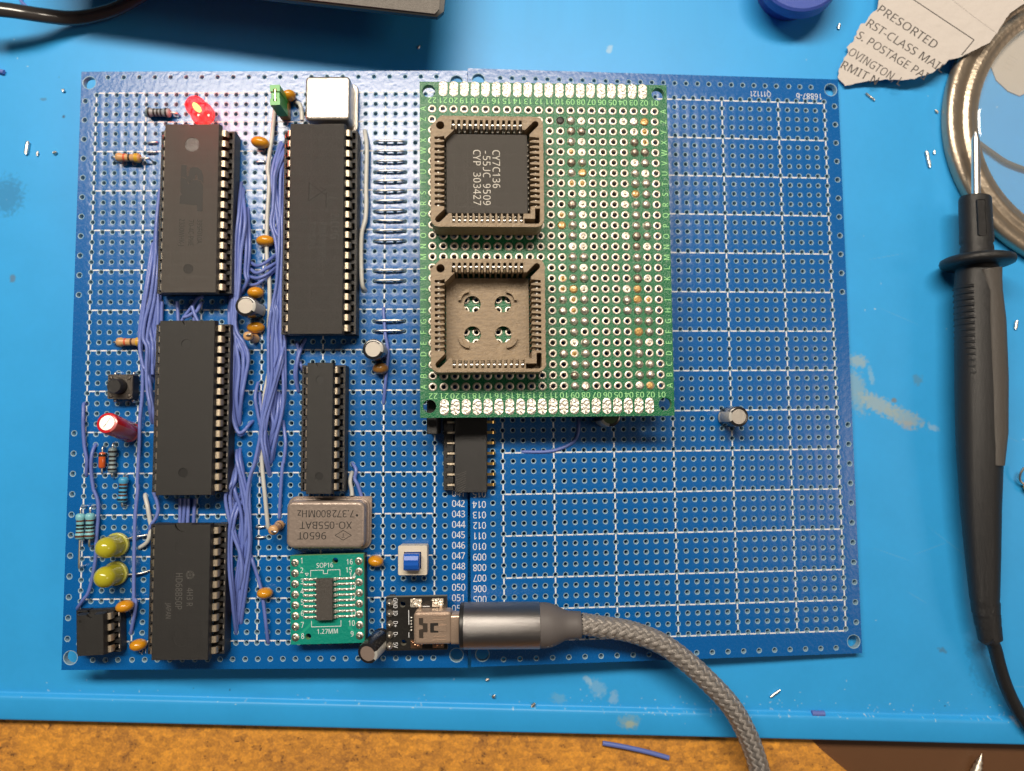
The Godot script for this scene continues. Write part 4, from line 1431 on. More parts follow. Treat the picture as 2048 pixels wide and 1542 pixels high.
func jumpers() -> void:
	var b := MB.new()
	lead(b, [V(-3.81, -0.9, 0), V(-3.7, 0.15, 0), V(-2.9, 0.75, 0), V(-1.4, 1.0, 0), V(1.4, 1.0, 0), V(2.9, 0.75, 0), V(3.7, 0.15, 0), V(3.81, -0.9, 0)], 0.29)
	var m := b.mesh(M.bright_tin)
	var nth := ["first", "second", "third", "fourth", "fifth", "sixth", "seventh", "eighth", "ninth", "tenth", "eleventh"]
	rng.seed = 4
	for k in 11:
		solo("wire_jumper", m, "bare silver wire staple, %s from the top, left of the green board" % nth[k], "wire jumper", xf(L(29.5, 5 + k, rng.randf_range(-0.1, 0.25)), rng.randf_range(-0.03, 0.03)), "silver wire staples left of the green board")
	for e in [[18, "upper staple of the pair below the row of eleven silver staples"], [19, "lower staple of the pair below the row of eleven silver staples"], [23, "upper staple of the pair just above the black capacitor left of the green board"], [24, "lower staple of the pair just above the black capacitor left of the green board"]]:
		solo("wire_jumper", m, e[1], "wire jumper", xf(L(29.5, e[0], 0.1), 0.01), "silver wire staples left of the green board")
	b = MB.new()
	lead(b, [V(-1.27, -0.9, 0), V(-1.1, 0.3, 0), V(-0.5, 0.62, 0), V(0.5, 0.62, 0), V(1.1, 0.3, 0), V(1.27, -0.9, 0)], 0.28)
	var sm := b.mesh(M.bright_tin)
	for e in [[16.6, 7, "tiny silver staple between the white wire and the chip with the big logo"], [5.8, 5, "upper one of two tiny silver staples left of the chip with the big logo"], [5.8, 6, "lower one of two tiny silver staples left of the chip with the big logo"], [17.2, 43, "upper one of two tiny silver staples right of the lowest left chip"], [17.2, 44, "lower one of two tiny silver staples right of the lowest left chip"]]:
		solo("wire_jumper", sm, e[2], "wire jumper", xf(L(e[0], e[1]), 0.1), "tiny silver staples")
	# the green jumper on its pins
	var t := thing("green_jumper", "bright green jumper cap on two gold pins near the top of the crowded board", "jumper", xf(V(-56.6, 9, -80.6), 0.03))
	b = MB.new()
	var o := PackedVector2Array([Vector2(-1.2, -2.5), Vector2(1.2, -2.5), Vector2(1.2, -0.9), Vector2(0.45, -0.9), Vector2(0.45, -1.5), Vector2(-0.45, -1.5), Vector2(-0.45, -0.9), Vector2(-1.2, -0.9)])
	b.prism(o, [], 2.6, 9.0)
	for q in o.size():
		o[q].y = -o[q].y
	o.reverse()
	b.prism(o, [], 2.6, 9.0)
	b.box(V(0, 5.6, 0), V(2.1, 6.0, 1.85), 0.1)
	part("cap", b.mesh(M.jumper_green), t)
	b = MB.new()
	b.box(V(0, 1.35, 0), V(2.4, 2.4, 5.0), 0.2)
	part("pin_base", b.mesh(mat(0.30, 0.17, 0.03, 0.4)), t)
	b = MB.new()
	b.ribbon(PackedVector2Array([Vector2(0, 8.55), Vector2(0.01, 8.75), Vector2(0, 8.95)]), [2.9, 2.9, 2.9], 0.25)
	part("contact", b.mesh(M.gold), t)


func modules() -> void:
	# the square oscillator can
	var t := thing("square_oscillator", "square silver metal can at the top end of the longest chip", "oscillator", xf(V(-44.4, 9, -80.8)))
	var b := MB.new()
	can(b, 12.6, 12.6, 1.5, 0.6, 1.3, 0.3)
	part("flange", b.mesh(M.nickel), t)
	b = MB.new()
	can(b, 11.0, 11.0, 1.1, 1.2, 7.0, 0.7)
	var lid := part("lid", b.mesh(M.nickel), t)
	b = MB.new()
	b.flat(circle(V2(-2.55, -3.3), 0.62, 18), [], 7.012)
	part("mark", b.mesh(mat(0.30, 0.29, 0.28, 0.4, 0.8)), lid)
	# the long oscillator can
	t = thing("lettered_oscillator", "rectangular silver oscillator can with upside-down lettering above the teal adapter", "oscillator", xf(V(-44.1, 9, 23.1), -0.005))
	b = MB.new()
	var o := rrect(20.3, 12.6, 2.0)
	for k in range(15, 20):
		o[k] = Vector2(10.15, -6.3) + Vector2.from_angle(-PI / 2 + (k - 15) * PI / 8) * 0.12 - Vector2(0.1, -0.1)
	loft(b, [[o, 0.6], [o, 1.15]])
	can(b, 19.4, 11.8, 1.8, 1.1, 1.75, 0.4)
	part("flange", b.mesh(M.nickel_warm), t)
	b = MB.new()
	can(b, 18.6, 11.2, 1.6, 1.7, 5.5, 0.8)
	lid = part("lid", b.mesh(M.nickel_warm), t)
	b = MB.new()
	letter(b, "7.372800MHz", V(0.1, 5.512, -2.65), 1.6, Vector3.LEFT, Vector3.UP, 1.0)
	b.flat(circle(V2(7.5, -2.2), 0.3, 10), [], 5.515)
	letter(b, "XO-055BAT", V(0.15, 5.512, 0.05), 1.6, Vector3.LEFT, Vector3.UP, 1.1)
	letter(b, "9650T", V(-3.1, 5.512, 2.55), 1.6, Vector3.LEFT, Vector3.UP, 1.15)
	letter(b, "T", V(4.3, 5.512, 2.5), 0.95, Vector3.LEFT, Vector3.UP, 1.2)
	for e in [[2.35, 0, 4.3, -1.15], [4.3, -1.15, 6.25, 0], [6.25, 0, 4.3, 1.15], [4.3, 1.15, 2.35, 0]]:
		var p := Vector2(e[0], e[1])
		var q := Vector2(e[2], e[3])
		var w := (q - p).normalized().orthogonal() * 0.07
		b.prism(PackedVector2Array([p + w + V2(0, 2.5), q + w + V2(0, 2.5), q - w + V2(0, 2.5), p - w + V2(0, 2.5)]), [], 5.5, 5.515, false)
	part("lettering", b.mesh(M.etch), lid)
	# the push switch
	t = thing("push_switch", "square white push switch with a blue button between the teal adapter and the seam", "switch", xf(V(-23.35, 9, 31.75), 0.0))
	b = MB.new()
	loft(b, [[rrect(6.6, 6.6, 0.3), 0.4], [rrect(7.0, 7.0, 0.4), 4.8], [rrect(6.8, 6.8, 0.35), 5.0]], [rect(-2.05, -2.05, 2.05, 2.05)])
	b.strip(MB.at_y(rect(-2.05, -2.05, 2.05, 2.05), 3.5), MB.at_y(rect(-2.05, -2.05, 2.05, 2.05), 5.0), true)
	part("housing", b.mesh(M.white_plastic), t)
	b = MB.new()
	loft(b, [[rrect(3.7, 3.8, 0.15), 3.0], [rrect(3.7, 3.8, 0.15), 7.2], [rrect(3.5, 3.0, 0.15), 7.6], [rrect(3.4, 1.2, 0.15), 8.0]])
	b.box(V(0, 8.0, -0.35), V(3.0, 0.22, 0.25), 0.08)
	part("blue_button", b.mesh(M.blue_plastic), t)
	# the teal adapter
	t = thing("teal_adapter", "teal adapter board marked SOP16 carrying a small black chip", "circuit board", xf(V(-43.7, 9, 40.8), 0.022))
	b = MB.new()
	var edge := MB.new()
	var hl := [circle(V2(2.0, -9.0), 0.72, 18), circle(V2(-4.6, 8.6), 0.72, 18)]
	o = rect(-8.75, -10.4, 8.75, 10.4)
	b.flat(o, hl, 4.5)
	b.flat(o, hl, 2.9, false)
	edge.strip(MB.at_y(o, 2.9), MB.at_y(o, 4.5))
	for h in hl:
		edge.strip(MB.at_y(h, 2.9), MB.at_y(h, 4.5), true)
	part("board_plate", edge.add_to(b.mesh(M.teal), M.green_edge), t)
	b = MB.new()
	for s in [-1.0, 1.0]:
		b.box(V(s * 7.62, 1.6, 0), V(2.4, 2.5, 20.3), 0.15)
	part("pin_strip", b.mesh(M.socket), t)
	b = MB.new()
	b.lathe([Vector2(0.95, 4.5), Vector2(0.93, 4.56), Vector2(0.7, 4.6), Vector2(0.42, 4.85), Vector2(0.3, 5.2), Vector2(0.2, 5.3), Vector2(0.001, 5.32)], 14, 0, TAU, 0.3)
	var jm := b.mesh(M.solder)
	for s in [-1.0, 1.0]:
		for k in 8:
			part("solder_joint", jm, t, xf(V(s * 7.62, 0, (k - 3.5) * 2.5), k * 1.3))
	b = MB.new()
	loft(b, [[rrect(3.7, 9.4, 0.15), 4.7], [rrect(4.0, 9.8, 0.15), 5.5], [rrect(3.7, 9.5, 0.15), 6.25]], [circle(V2(-1.0, -3.9), 0.35, 12)])
	b.flat(circle(V2(-1.0, -3.9), 0.35, 12), [], 6.15)
	var body := part("small_chip", b.mesh(M.chip_worn), t, xf(V(-0.3, 0, -0.3)))
	b = MB.new()
	b.ribbon(PackedVector2Array([V2(1.9, 5.3), V2(2.35, 5.3), V2(2.6, 5.0), V2(2.7, 4.66), V2(3.15, 4.62)]), [0.42, 0.42, 0.42, 0.42, 0.42], 0.18)
	var lm := b.mesh(M.bright_tin)
	var pads := {}
	for s in [-1.0, 1.0]:
		b = MB.new()
		var ln := 2.9 if s < 0 else 4.4
		for k in 9:
			var f := k / 8.0
			b.ball(V(s * (2.2 + ln * f), 4.5, 0), V(0.42, 0.10 + 0.16 * sin(PI * f), 0.36), 5, 8)
		pads[s] = b.mesh(M.hasl)
		for k in 8:
			part("lead", lm, body, Transform3D(Basis(Vector3.UP, 0.0 if s > 0 else PI), V(0, 0, (k - 3.5) * 1.27)))
			part("solder_pad", pads[s], t, xf(V(-0.3, 0, -0.3 + (k - 3.5) * 1.27)))
	b = MB.new()
	var y := 4.512
	for k in 8:
		letter(b, str(k + 1), V(-5.95, y, [-9.2, -6.9, -4.3, -2.0, 0.6, 3.2, 5.9, 8.5][k]), 1.25, Vector3.RIGHT, Vector3.UP, 0.85)
		letter(b, str(16 - k), V([5.4, 5.2, 6.05, 6.1, 6.1, 6.2, 5.7, 5.8][k], y, [-8.6, -6.7, -5.35, -2.9, -0.3, 3.4, 5.8, 8.3][k]), 1.2, Vector3.RIGHT, Vector3.UP, 0.85)
	letter(b, "SOP16", V(-0.5, y, -7.95), 1.05, Vector3.RIGHT, Vector3.UP, 0.95)
	letter(b, "1.27MM", V(0.0, y, 7.55), 1.05, Vector3.RIGHT, Vector3.UP, 0.95)
	for e in [[-3.9, -6.85, -3.9, -5.4], [-3.9, -6.85, -0.85, -6.85], [-0.85, -6.85, -0.85, -6.0], [-0.85, -6.0, 0.15, -6.0], [0.15, -6.85, 0.15, -6.0], [0.15, -6.85, 3.1, -6.85], [3.1, -6.85, 3.1, -5.4], [-3.8, 5.0, -3.8, 6.4], [-3.8, 6.4, 3.2, 6.4], [3.2, 5.0, 3.2, 6.4], [-5.2, -6.2, -4.4, -6.2], [-5.2, -6.2, -4.8, -5.6], [-4.4, -6.2, -4.8, -5.6]]:
		var p := V(e[0], 4.506, e[1])
		var q := V(e[2], 4.506, e[3])
		b.tube(PackedVector3Array([p, (p + q) / 2, q]), 0.075, 5, 0.15)
	part("lettering", b.mesh(M.silk), t)
	b = MB.new()
	for e in [[-7, -8.6, -5.2, -6.6], [-7, 6.0, -5.6, 5.0], [-7, 8.6, -3.4, 5.2], [7, -8.6, 4.6, -6.2], [7, 3.8, 5.3, 2.4], [7, 8.6, 5.0, 6.6], [-7, 3.5, -5.4, 2.4], [7, 6.2, 5.2, 5.0], [-7, -6.2, -5.6, -5.4]]:
		var p := V2(e[0], e[1])
		var q := V2(e[2], e[3])
		var w := (q - p).normalized().orthogonal() * 0.3
		b.prism(PackedVector2Array([p + w, q + w, q - w, p - w]), [], 4.5, 4.506, false)
	part("track", b.mesh(M.teal_light), t)
	# the small black breakout board with its socket
	t = thing("usb_breakout", "small black breakout board with a steel socket and pins marked GND ID D+ D- 5V", "circuit board", xf(V(-22.4, 9, 46.65), 0.012))
	b = MB.new()
	edge = MB.new()
	hl = [circle(V2(-3.3, -4.55), 0.7, 18), circle(V2(-3.1, 4.35), 0.7, 18)]
	o = rect(-7.25, -6.3, 7.25, 6.2)
	b.flat(o, hl, 4.5)
	b.flat(o, hl, 2.9, false)
	edge.strip(MB.at_y(o, 2.9), MB.at_y(o, 4.5))
	for h in hl:
		edge.strip(MB.at_y(h, 2.9), MB.at_y(h, 4.5), true)
	part("board_plate", edge.add_to(b.mesh(M.black_board), M.board_edge), t)
	b = MB.new()
	b.box(V(-6.3, 1.6, 0), V(1.6, 2.5, 12.2), 0.15)
	part("pin_strip", b.mesh(M.socket), t)
	b = MB.new()
	b.lathe([Vector2(0.85, 4.5), Vector2(0.8, 4.75), Vector2(0.6, 5.1), Vector2(0.4, 5.45), Vector2(0.25, 5.7), Vector2(0.001, 5.75)], 16, 0, TAU, 0.2)
	jm = b.mesh(M.solder)
	for k in 5:
		part("solder_joint", jm, t, xf(V(-6.35, 0, (k - 2) * 2.52), k * 1.1))
	b = MB.new()
	var words := ["GND", "ID", "D+", "D-", "5V"]
	for k in 5:
		letter(b, words[k], V(-5.05, 4.512, [-4.9, -2.55, 0.0, 2.4, 4.9][k]), 0.95, Vector3.BACK, Vector3.UP, 0.9)
	b.box(V(-1.85, 4.506, -1.5), V(0.16, 0.014, 3.4))
	b.box(V(-1.85, 4.506, 2.6), V(0.16, 0.014, 1.2))
	b.box(V(2.3, 4.506, -4.0), V(1.7, 0.014, 0.18))
	part("lettering", b.mesh(M.silk), t)
	b = MB.new()
	can(b, 8.9, 7.5, 0.9, 4.6, 8.4, 0.7)
	var sh := part("socket_shell", b.mesh(M.usb_metal), t, xf(V(4.25, 0, 0.1)))
	b = MB.new()
	b.prism(PackedVector2Array([V2(-3.2, -2.4), V2(-2.2, -2.4), V2(-2.2, -1.2), V2(-1.2, -1.2), V2(-1.2, 0.9), V2(-2.2, 0.9), V2(-2.2, 2.2), V2(-3.2, 2.2), V2(-3.2, 0.3), V2(-2.3, 0.1), V2(-2.3, -0.6), V2(-3.2, -0.9)]), [], 8.395, 8.42, false)
	part("recess", b.mesh(mat(0.22, 0.18, 0.15, 0.4, 1.0)), sh)
	b = MB.new()
	b.prism(PackedVector2Array([V2(-0.6, -1.2), V2(1.3, -1.2), V2(1.3, 1.0), V2(-0.6, 1.0)]), [], 8.395, 8.425, false)
	b.box(V(-4.5, 6.4, 0), V(0.3, 2.4, 4.6))
	part("opening", b.mesh(M.char), sh)
	b = MB.new()
	b.ribbon(PackedVector2Array([V2(0.3, 8.42), V2(1.0, 8.5), V2(1.8, 8.6), V2(3.2, 8.5)]), [1.0, 1.1, 1.4, 1.6], 0.12)
	for z in [-2.4, 2.3]:
		b.box(V(1.6, 8.45, z - 0.35), V(3.1, 0.12, 0.16), 0.04)
		b.box(V(1.6, 8.45, z + 0.45), V(3.1, 0.12, 0.16), 0.04)
	part("spring", b.mesh(M.usb_metal), sh)
	rng.seed = 6
	for e in [[-0.1, -4.85], [5.1, -4.85], [-0.1, 4.75], [5.1, 4.75]]:
		b = MB.new()
		b.box(V(0, 4.56, 0), V(2.7, 0.12, 2.0), 0.05)
		for k in 9:
			b.ball(V(rng.randf_range(-1.1, 1.1), 4.6, rng.randf_range(-0.8, 0.8)), V(rng.randf_range(0.3, 0.7), rng.randf_range(0.12, 0.4), rng.randf_range(0.3, 0.6)), 6, 9)
		part("solder_tab", b.mesh(M.pad if e[1] < 0 else M.copper), t, xf(V(e[0], 0, e[1])))
	b = MB.new()
	for k in 5:
		b.ball(V(-1.2, 4.7, (k - 2) * 0.72), V(0.35, 0.3, 0.26), 6, 9)
	part("solder_bead", b.mesh(M.bright_tin), t)


func V2(x: float, y: float) -> Vector2:
	return Vector2(x, y)


func usb_lead() -> void:
	var t := thing("usb_cable", "grey braided cable whose silver plug enters the small black breakout board", "cable", xf(V(-12, 16, 46.5)))
	var o := V(-12, 16, 46.5)
	var b := MB.new()
	b.t = Transform3D(Basis(), Vector3())
	var pm := MB.new()
	pm.t = Transform3D(Basis(V(0, 0, 1), V(1, 0, 0), V(0, 1, 0)), Vector3())
	can(pm, 6.9, 4.4, 0.7, -2.2, 0.5, 0.2)
	part("plug_tip", pm.mesh(M.usb_metal), t, xf(V(0.3, -1.0, 0.65)))
	var turn := Transform3D(Basis(Vector3.BACK, -PI / 2), Vector3())
	b = MB.new()
	b.t = turn
	b.lathe([Vector2(2.0, 0.1), Vector2(5.0, 0.1), Vector2(5.25, 0.3), Vector2(5.25, 1.2)], 40)
	part("front_ring", b.mesh(M.black_case), t)
	b = MB.new()
	b.t = turn
	b.lathe([Vector2(5.05, 1.0), Vector2(5.3, 1.15), Vector2(5.3, 18.6), Vector2(5.2, 18.75)], 48)
	part("barrel", b.mesh(M.barrel), t)
	b = MB.new()
	b.t = turn
	b.lathe([Vector2(5.15, 18.7), Vector2(5.15, 20.2), Vector2(5.0, 21.2), Vector2(4.6, 22.4), Vector2(4.0, 23.6), Vector2(3.5, 24.6), Vector2(3.25, 25.6), Vector2(3.15, 27.2), Vector2(3.1, 28.3), Vector2(2.9, 28.5), Vector2(2.2, 28.5)], 36, 0, TAU, 0.5)
	part("strain_relief", b.mesh(M.relief), t)
	b = MB.new()
	for e in [[19.2, 0.5, 0.6], [20.4, 0.9, 0.9], [19.7, 1.3, 0.5]]:
		for k in 2:
			b.t = Transform3D(Basis(Vector3.RIGHT, e[1]), Vector3())
			b.box(V(e[0] + k * 0.9, 5.1 - k * 0.12, 0), V(0.6, 0.04, 0.1))
	part("scuff", b.mesh(M.stripe), t)
	# the braid: sixteen flat strands, half of them winding each way
	var path := smooth_path([V(16.5, 16.0, 46.2), V(21.0, 15.7, 47.0), V(28.1, 14.9, 48.4), V(35.4, 13.8, 51.4), V(41.5, 12.6, 55.8), V(47.8, 11.2, 61.7), V(53.1, 9.8, 67.6), V(56.9, 8.2, 73.9), V(59.7, 6.6, 80.5), V(61.7, 5.2, 87.1)], 24)
	var ln := [0.0]
	for k in range(1, path.size()):
		ln.append(ln[-1] + path[k].distance_to(path[k - 1]))
	var cb := MB.new()
	var cp := PackedVector3Array()
	for p in path:
		cp.append(p - o)
	cb.tube(cp, 2.2, 14)
	part("core", cb.mesh(M.core), t)
	var fx := []
	var fy := []
	var up := Vector3.UP
	for k in path.size():
		var d: Vector3 = (path[mini(k + 1, path.size() - 1)] - path[maxi(k - 1, 0)]).normalized()
		var x := up.cross(d).normalized()
		up = d.cross(x).normalized()
		fx.append(x)
		fy.append(up)
	var nn := 9
	var rate := TAU / 19.0
	for s in [1.0, -1.0]:
		for j in nn:
			b = MB.new()
			var base := -1
			var steps := int(ln[-1] / 0.28)
			var seg := 0
			var rows := []
			for k in steps:
				var q := k * 0.28
				while seg < path.size() - 2 and ln[seg + 1] < q:
					seg += 1
				var f := clampf((q - ln[seg]) / maxf(ln[seg + 1] - ln[seg], 1e-4), 0, 1)
				var ce: Vector3 = path[seg].lerp(path[seg + 1], f) - o
				var x: Vector3 = fx[seg].lerp(fx[seg + 1], f)
				var y: Vector3 = fy[seg].lerp(fy[seg + 1], f)
				var dd := x.cross(y)
				var a: float = TAU * j / nn + s * rate * q
				var rad: float = 2.42 + 0.15 * s * cos(nn * rate * q)
				var n0 := x * cos(a) + y * sin(a)
				var tang := (-x * sin(a) + y * cos(a))
				var along: Vector3 = (tang * s * rate * rad + dd).normalized()
				var side := n0.cross(along).normalized()
				var row := []
				for e in [-1.0, -0.55, 0.0, 0.55, 1.0]:
					var nrm: Vector3 = (n0 + side * e * 0.95).normalized()
					row.append([ce + n0 * (rad - 0.14 * e * e) + side * e * 0.62, nrm])
				rows.append(row)
			for k in rows.size() - 1:
				for e in 4:
					var p0: Array = rows[k][e]
					var p1: Array = rows[k][e + 1]
					var p2: Array = rows[k + 1][e + 1]
					var p3: Array = rows[k + 1][e]
					b.quad4(p0[0], p1[0], p2[0], p3[0], p0[1], p1[1], p2[1], p3[1])
			part("braid_strand", b.mesh(M.braid), t)


func around() -> void:
	var t := thing("test_probe", "black test probe with a steel tip and round finger guard lying right of the boards", "probe", xf(V(119, 0, -60)))
	var o := V(119, 0, -60)
	var b := MB.new()
	var p := PackedVector3Array([V(119.6, 8.6, -74.9), V(119.55, 8.6, -74.0), V(119.5, 8.6, -72.9), V(119.48, 8.6, -72.6), V(119.1, 8.4, -57.0)])
	for k in p.size():
		p[k] -= o
	b.tube(p, [0.08, 0.45, 0.95, 1.0, 1.0], 16)
	part("steel_tip", b.mesh(M.bright_tin), t)
	b = MB.new()
	p = PackedVector3Array()
	var ra := []
	for e in [[119.15, -58.0, 3.5], [119.1, -57.4, 3.75], [119.1, -50.0, 3.85], [119.05, -46.4, 3.95], [119.05, -46.0, 3.7], [119.05, -45.6, 3.55], [119.05, -45.2, 3.75], [119.0, -42.5, 4.0], [118.9, -38.5, 5.1], [118.6, -34.0, 5.2], [118.4, -26.0, 5.2], [118.0, -10.0, 5.45], [117.5, 5.0, 5.3], [117.5, 20.0, 4.6], [117.8, 32.0, 4.0], [118.1, 43.0, 3.35], [118.2, 44.0, 3.15], [118.3, 44.4, 3.3], [118.4, 46.6, 3.2], [118.5, 46.9, 2.95], [118.6, 47.3, 3.1], [118.8, 49.6, 3.0], [118.9, 49.9, 2.75], [119.0, 50.3, 2.9], [119.4, 53.4, 2.75], [119.5, 53.8, 2.2]]:
		p.append(V(e[0], 7.9 - maxf(0.0, e[1] - 5.0) * 0.045, e[1]) - o)
		ra.append(e[2])
	b.tube(p, ra, 28, 0.92)
	part("handle", b.mesh(M.rubber), t)
	b = MB.new()
	b.t = Transform3D(Basis(Vector3.RIGHT, PI / 2), V(118.9, 8.0, -41.3) - o)
	b.lathe([Vector2(3.5, -1.5), Vector2(7.2, -1.25), Vector2(8.2, -0.8), Vector2(8.45, 0.0), Vector2(8.2, 0.8), Vector2(7.2, 1.25), Vector2(3.5, 1.5)], 40, 0, TAU, 0.6)
	part("finger_guard", b.mesh(M.rubber), t)
	b = MB.new()      # the worn flat along the top of the grip
	var strip := PackedVector3Array()
	var w := []
	for e in [[119.6, -38.6, 2.6], [119.9, -36.0, 2.2], [120.3, -33.0, 1.8], [120.4, -26.0, 2.2], [120.2, -12.0, 2.3], [119.8, 2.0, 2.0], [119.4, 10.0, 1.2]]:
		strip.append(V(e[0], 12.1, e[1]) - o)
		w.append(e[2])
	b.tube(strip, w, 14, 0.65)
	part("grip_flat", b.mesh(M.rubber_worn), t)
	for k in 15:
		b = MB.new()
		b.t = Transform3D(Basis(Vector3.RIGHT, PI / 2), V(118.75 - k * 0.03, 7.9, -34.5 + k * 1.55) - o)
		b.lathe([Vector2(5.1, -0.45), Vector2(5.45, -0.15), Vector2(5.45, 0.15), Vector2(5.1, 0.45)], 16, PI * 0.85, PI * 1.27)
		part("grip_rib", b.mesh(M.rubber), t)
	b = MB.new()
	loft(b, [[rrect(2.2, 9.2, 0.3), 11.2], [rrect(2.2, 9.2, 0.3), 11.75]], [rrect(1.9, 8.9, 0.25)])
	b.strip(MB.at_y(rrect(1.9, 8.9, 0.25), 11.5), MB.at_y(rrect(1.9, 8.9, 0.25), 11.75), true)
	b.flat(rrect(1.9, 8.9, 0.25), [], 11.55)
	letter(b, "CAT III", V(0.38, 11.58, -1.4), 0.8, Vector3.BACK, Vector3.UP, 0.95)
	letter(b, "1000V", V(-0.5, 11.58, 0.6), 0.75, Vector3.BACK, Vector3.UP, 0.9)
	part("lettering", b.mesh(M.rubber), t, xf(V(-0.7, -0.05, 8.2)))
	b = MB.new()
	b.tube(smooth_path([V(117.8, 7.0, 52.9), V(119.8, 6.3, 54.6), V(121.5, 5.4, 59.7), V(123.5, 4.6, 65.1), V(126.5, 3.8, 71.0), V(131.2, 3.2, 77.6)].map(func(q): return q - o), 8), 1.55, 14)
	part("lead_wire", b.mesh(M.rubber), t)
	# the magnifying lens in its steel rim, with a scrap and a wire under the glass
	t = thing("magnifier_lens", "round magnifier lens in a worn steel rim at the right edge, under the test probe", "lens", xf(V(156.6, 0, -79.6)))
	b = MB.new()
	b.lathe([Vector2(39.6, 0.1), Vector2(40.6, 0.3), Vector2(41.0, 1.2), Vector2(41.0, 3.0), Vector2(40.6, 3.7), Vector2(39.8, 4.0), Vector2(38.6, 3.9), Vector2(37.4, 3.2), Vector2(36.6, 2.6), Vector2(36.1, 2.55), Vector2(35.4, 3.0), Vector2(34.6, 3.15), Vector2(33.6, 2.6), Vector2(32.4, 1.9), Vector2(31.8, 1.9), Vector2(31.8, 0.1), Vector2(39.6, 0.1)], 120, 0, TAU, 0.4)
	part("rim", b.mesh(M.rim_steel), t)
	b = MB.new()
	var pr := []
	for k in 9:
		pr.append(Vector2(32.0 * cos(PI / 2 * k / 8.0) + 0.01, 2.2 + 1.1 * sin(PI / 2 * k / 8.0)))
	b.lathe(pr, 64, 0, TAU, 0.5)
	part("glass", b.mesh(M.lens), t)
	b = MB.new()
	b.prism(PackedVector2Array([V2(130.0, -97.0), V2(130.6, -106.6), V2(142, -114), V2(141, -90.0), V2(137.5, -88.2), V2(134.4, -89.6), V2(131.4, -92.6)]), [], 0.2, 0.35)
	letter(b, "THE", V(135.6, 0.36, -97.5), 2.6, V(0.5, 0, -0.86), Vector3.UP, 0.9)
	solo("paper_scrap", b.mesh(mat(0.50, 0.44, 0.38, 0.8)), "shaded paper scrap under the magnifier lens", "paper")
	b = MB.new()
	b.tube(smooth_path([V(125.1, 1.0, -75.4), V(129.0, 1.0, -72.4), V(132.9, 1.0, -69.7), V(138.8, 1.0, -67.4)], 8), 0.55, 10)
	solo("bent_wire", b.mesh(M.rubber_worn), "dark bent wire under the magnifier lens beside the probe tip", "wire")
	# the torn envelope
	var a := atan(0.14)
	t = thing("torn_envelope", "torn corner of a white envelope printed with a postage permit, resting on the magnifier rim", "paper", Transform3D(Basis(Vector3.BACK, a), V(87, 0.8, -90)))
	var raw := [[12.9, -29.3], [12.4, -23.4], [12.0, -21.1], [10.0, -19.5], [8.8, -17.6], [7.7, -17.5], [6.9, -15.9], [5.9, -14.0], [5.8, -12.9], [4.0, -11.4], [4.3, -10.0], [2.4, -6.8], [1.6, -4.7], [1.5, -2.8], [3.1, -0.7], [6.9, -1.3], [9.9, -1.5], [12.9, -1.7], [14.9, -1.5], [17.7, -1.2], [20.6, -1.3], [24.4, -2.5], [26.9, -3.9], [29.2, -5.9], [32.4, -6.5], [35.8, -8.1], [39.3, -9.7], [41.3, -12.2], [43.6, -16.1], [44.4, -17.1], [47.1, -19.0], [49.4, -20.4], [52.6, -24.9], [54, -30]]
	var po := PackedVector2Array()
	rng.seed = 15
	for k in raw.size():
		var c := V2(raw[k][0], raw[k][1])
		var d := V2(raw[(k + 1) % raw.size()][0], raw[(k + 1) % raw.size()][1])
		for j in 4:
			po.append(c.lerp(d, j / 4.0) + V2(rng.randfn(0, 0.10), rng.randfn(0, 0.10)) * (0.0 if j == 0 else 1.0))
	b = MB.new()
	b.prism(po, [], -0.12, 0.0)
	part("sheet", b.mesh(M.paper), t)
	b = MB.new()
	var up := Vector3.UP
	for l in [["PRESORTED", 12.4, -21.4, 26.3, -9.9], ["RST-CLASS MAIL", 9.4, -17.8, 27.9, -3.3], ["S. POSTAGE PAI", 6.9, -14.6, 23.6, -1.6], ["OVINGTON, L", 4.6, -10.2, 17.4, -0.5], ["RMIT N", 2.6, -6.6, 11.4, -1.2]]:
		var p0 := V(l[1], 0.01, l[2])
		var p1 := V(l[3], 0.01, l[4])
		var d := (p1 - p0).normalized()
		var m := text_mesh(l[0])
		var wd: float = m.get_aabb().size.x * 1000.0
		var k := 2.0 / 22.8
		var right := up.cross(d)
		letter(b, l[0], (p0 + p1) / 2, 2.1, d, up, (p1 - p0).length() / (wd * k) * 0.95)
	for e in [[20.0, -24.0, 35.6, -10.8], [35.6, -10.8, 32.4, -6.9]]:
		b.tube(PackedVector3Array([V(e[0], 0, e[1]), V((e[0] + e[2]) / 2, 0, (e[1] + e[3]) / 2), V(e[2], 0, e[3])]), 0.13, 6, 0.15)
	part("print", b.mesh(M.print), t)
	b = MB.new()
	b.tube(PackedVector3Array([V(29.0, 0.0, -24), V(35, 0.0, -18.0), V(41.1, 0.0, -12.3)]), 0.16, 6, 0.4)
	part("fold", b.mesh(M.paper), t)
	# things that reach in from the far edge
	t = thing("grey_plate", "rough grey plate with dark edges reaching in over the far edge of the mat", "plate", xf(V(-40, 0, -110)))
	b = MB.new()
	o = V(-40, 0, -110)
	b.t = Transform3D(Basis(), -o)
	var pl := PackedVector2Array([V2(-120, -112.6), V2(-63.6, -104.7), V2(-17.2, -99.2), V2(-15.6, -100.6), V2(-14.4, -112), V2(-13, -150), V2(-120, -150)])
	var pi := PackedVector2Array([V2(-120, -113.4), V2(-63.6, -105.1), V2(-17.7, -99.7), V2(-16.6, -100.9), V2(-15.9, -112), V2(-14.6, -149), V2(-119, -149)])
	loft(b, [[pl, 18.2], [pl, 19.4], [pi, 19.7]], [], true)
	b.box(V(-60, 9.1, -140), V(80, 18.3, 18), 0.5)
	part("case", b.mesh(M.black_case), t)
	b = MB.new()
	b.t = Transform3D(Basis(), -o)
	b.prism(pi, [], 19.5, 20.0, false)
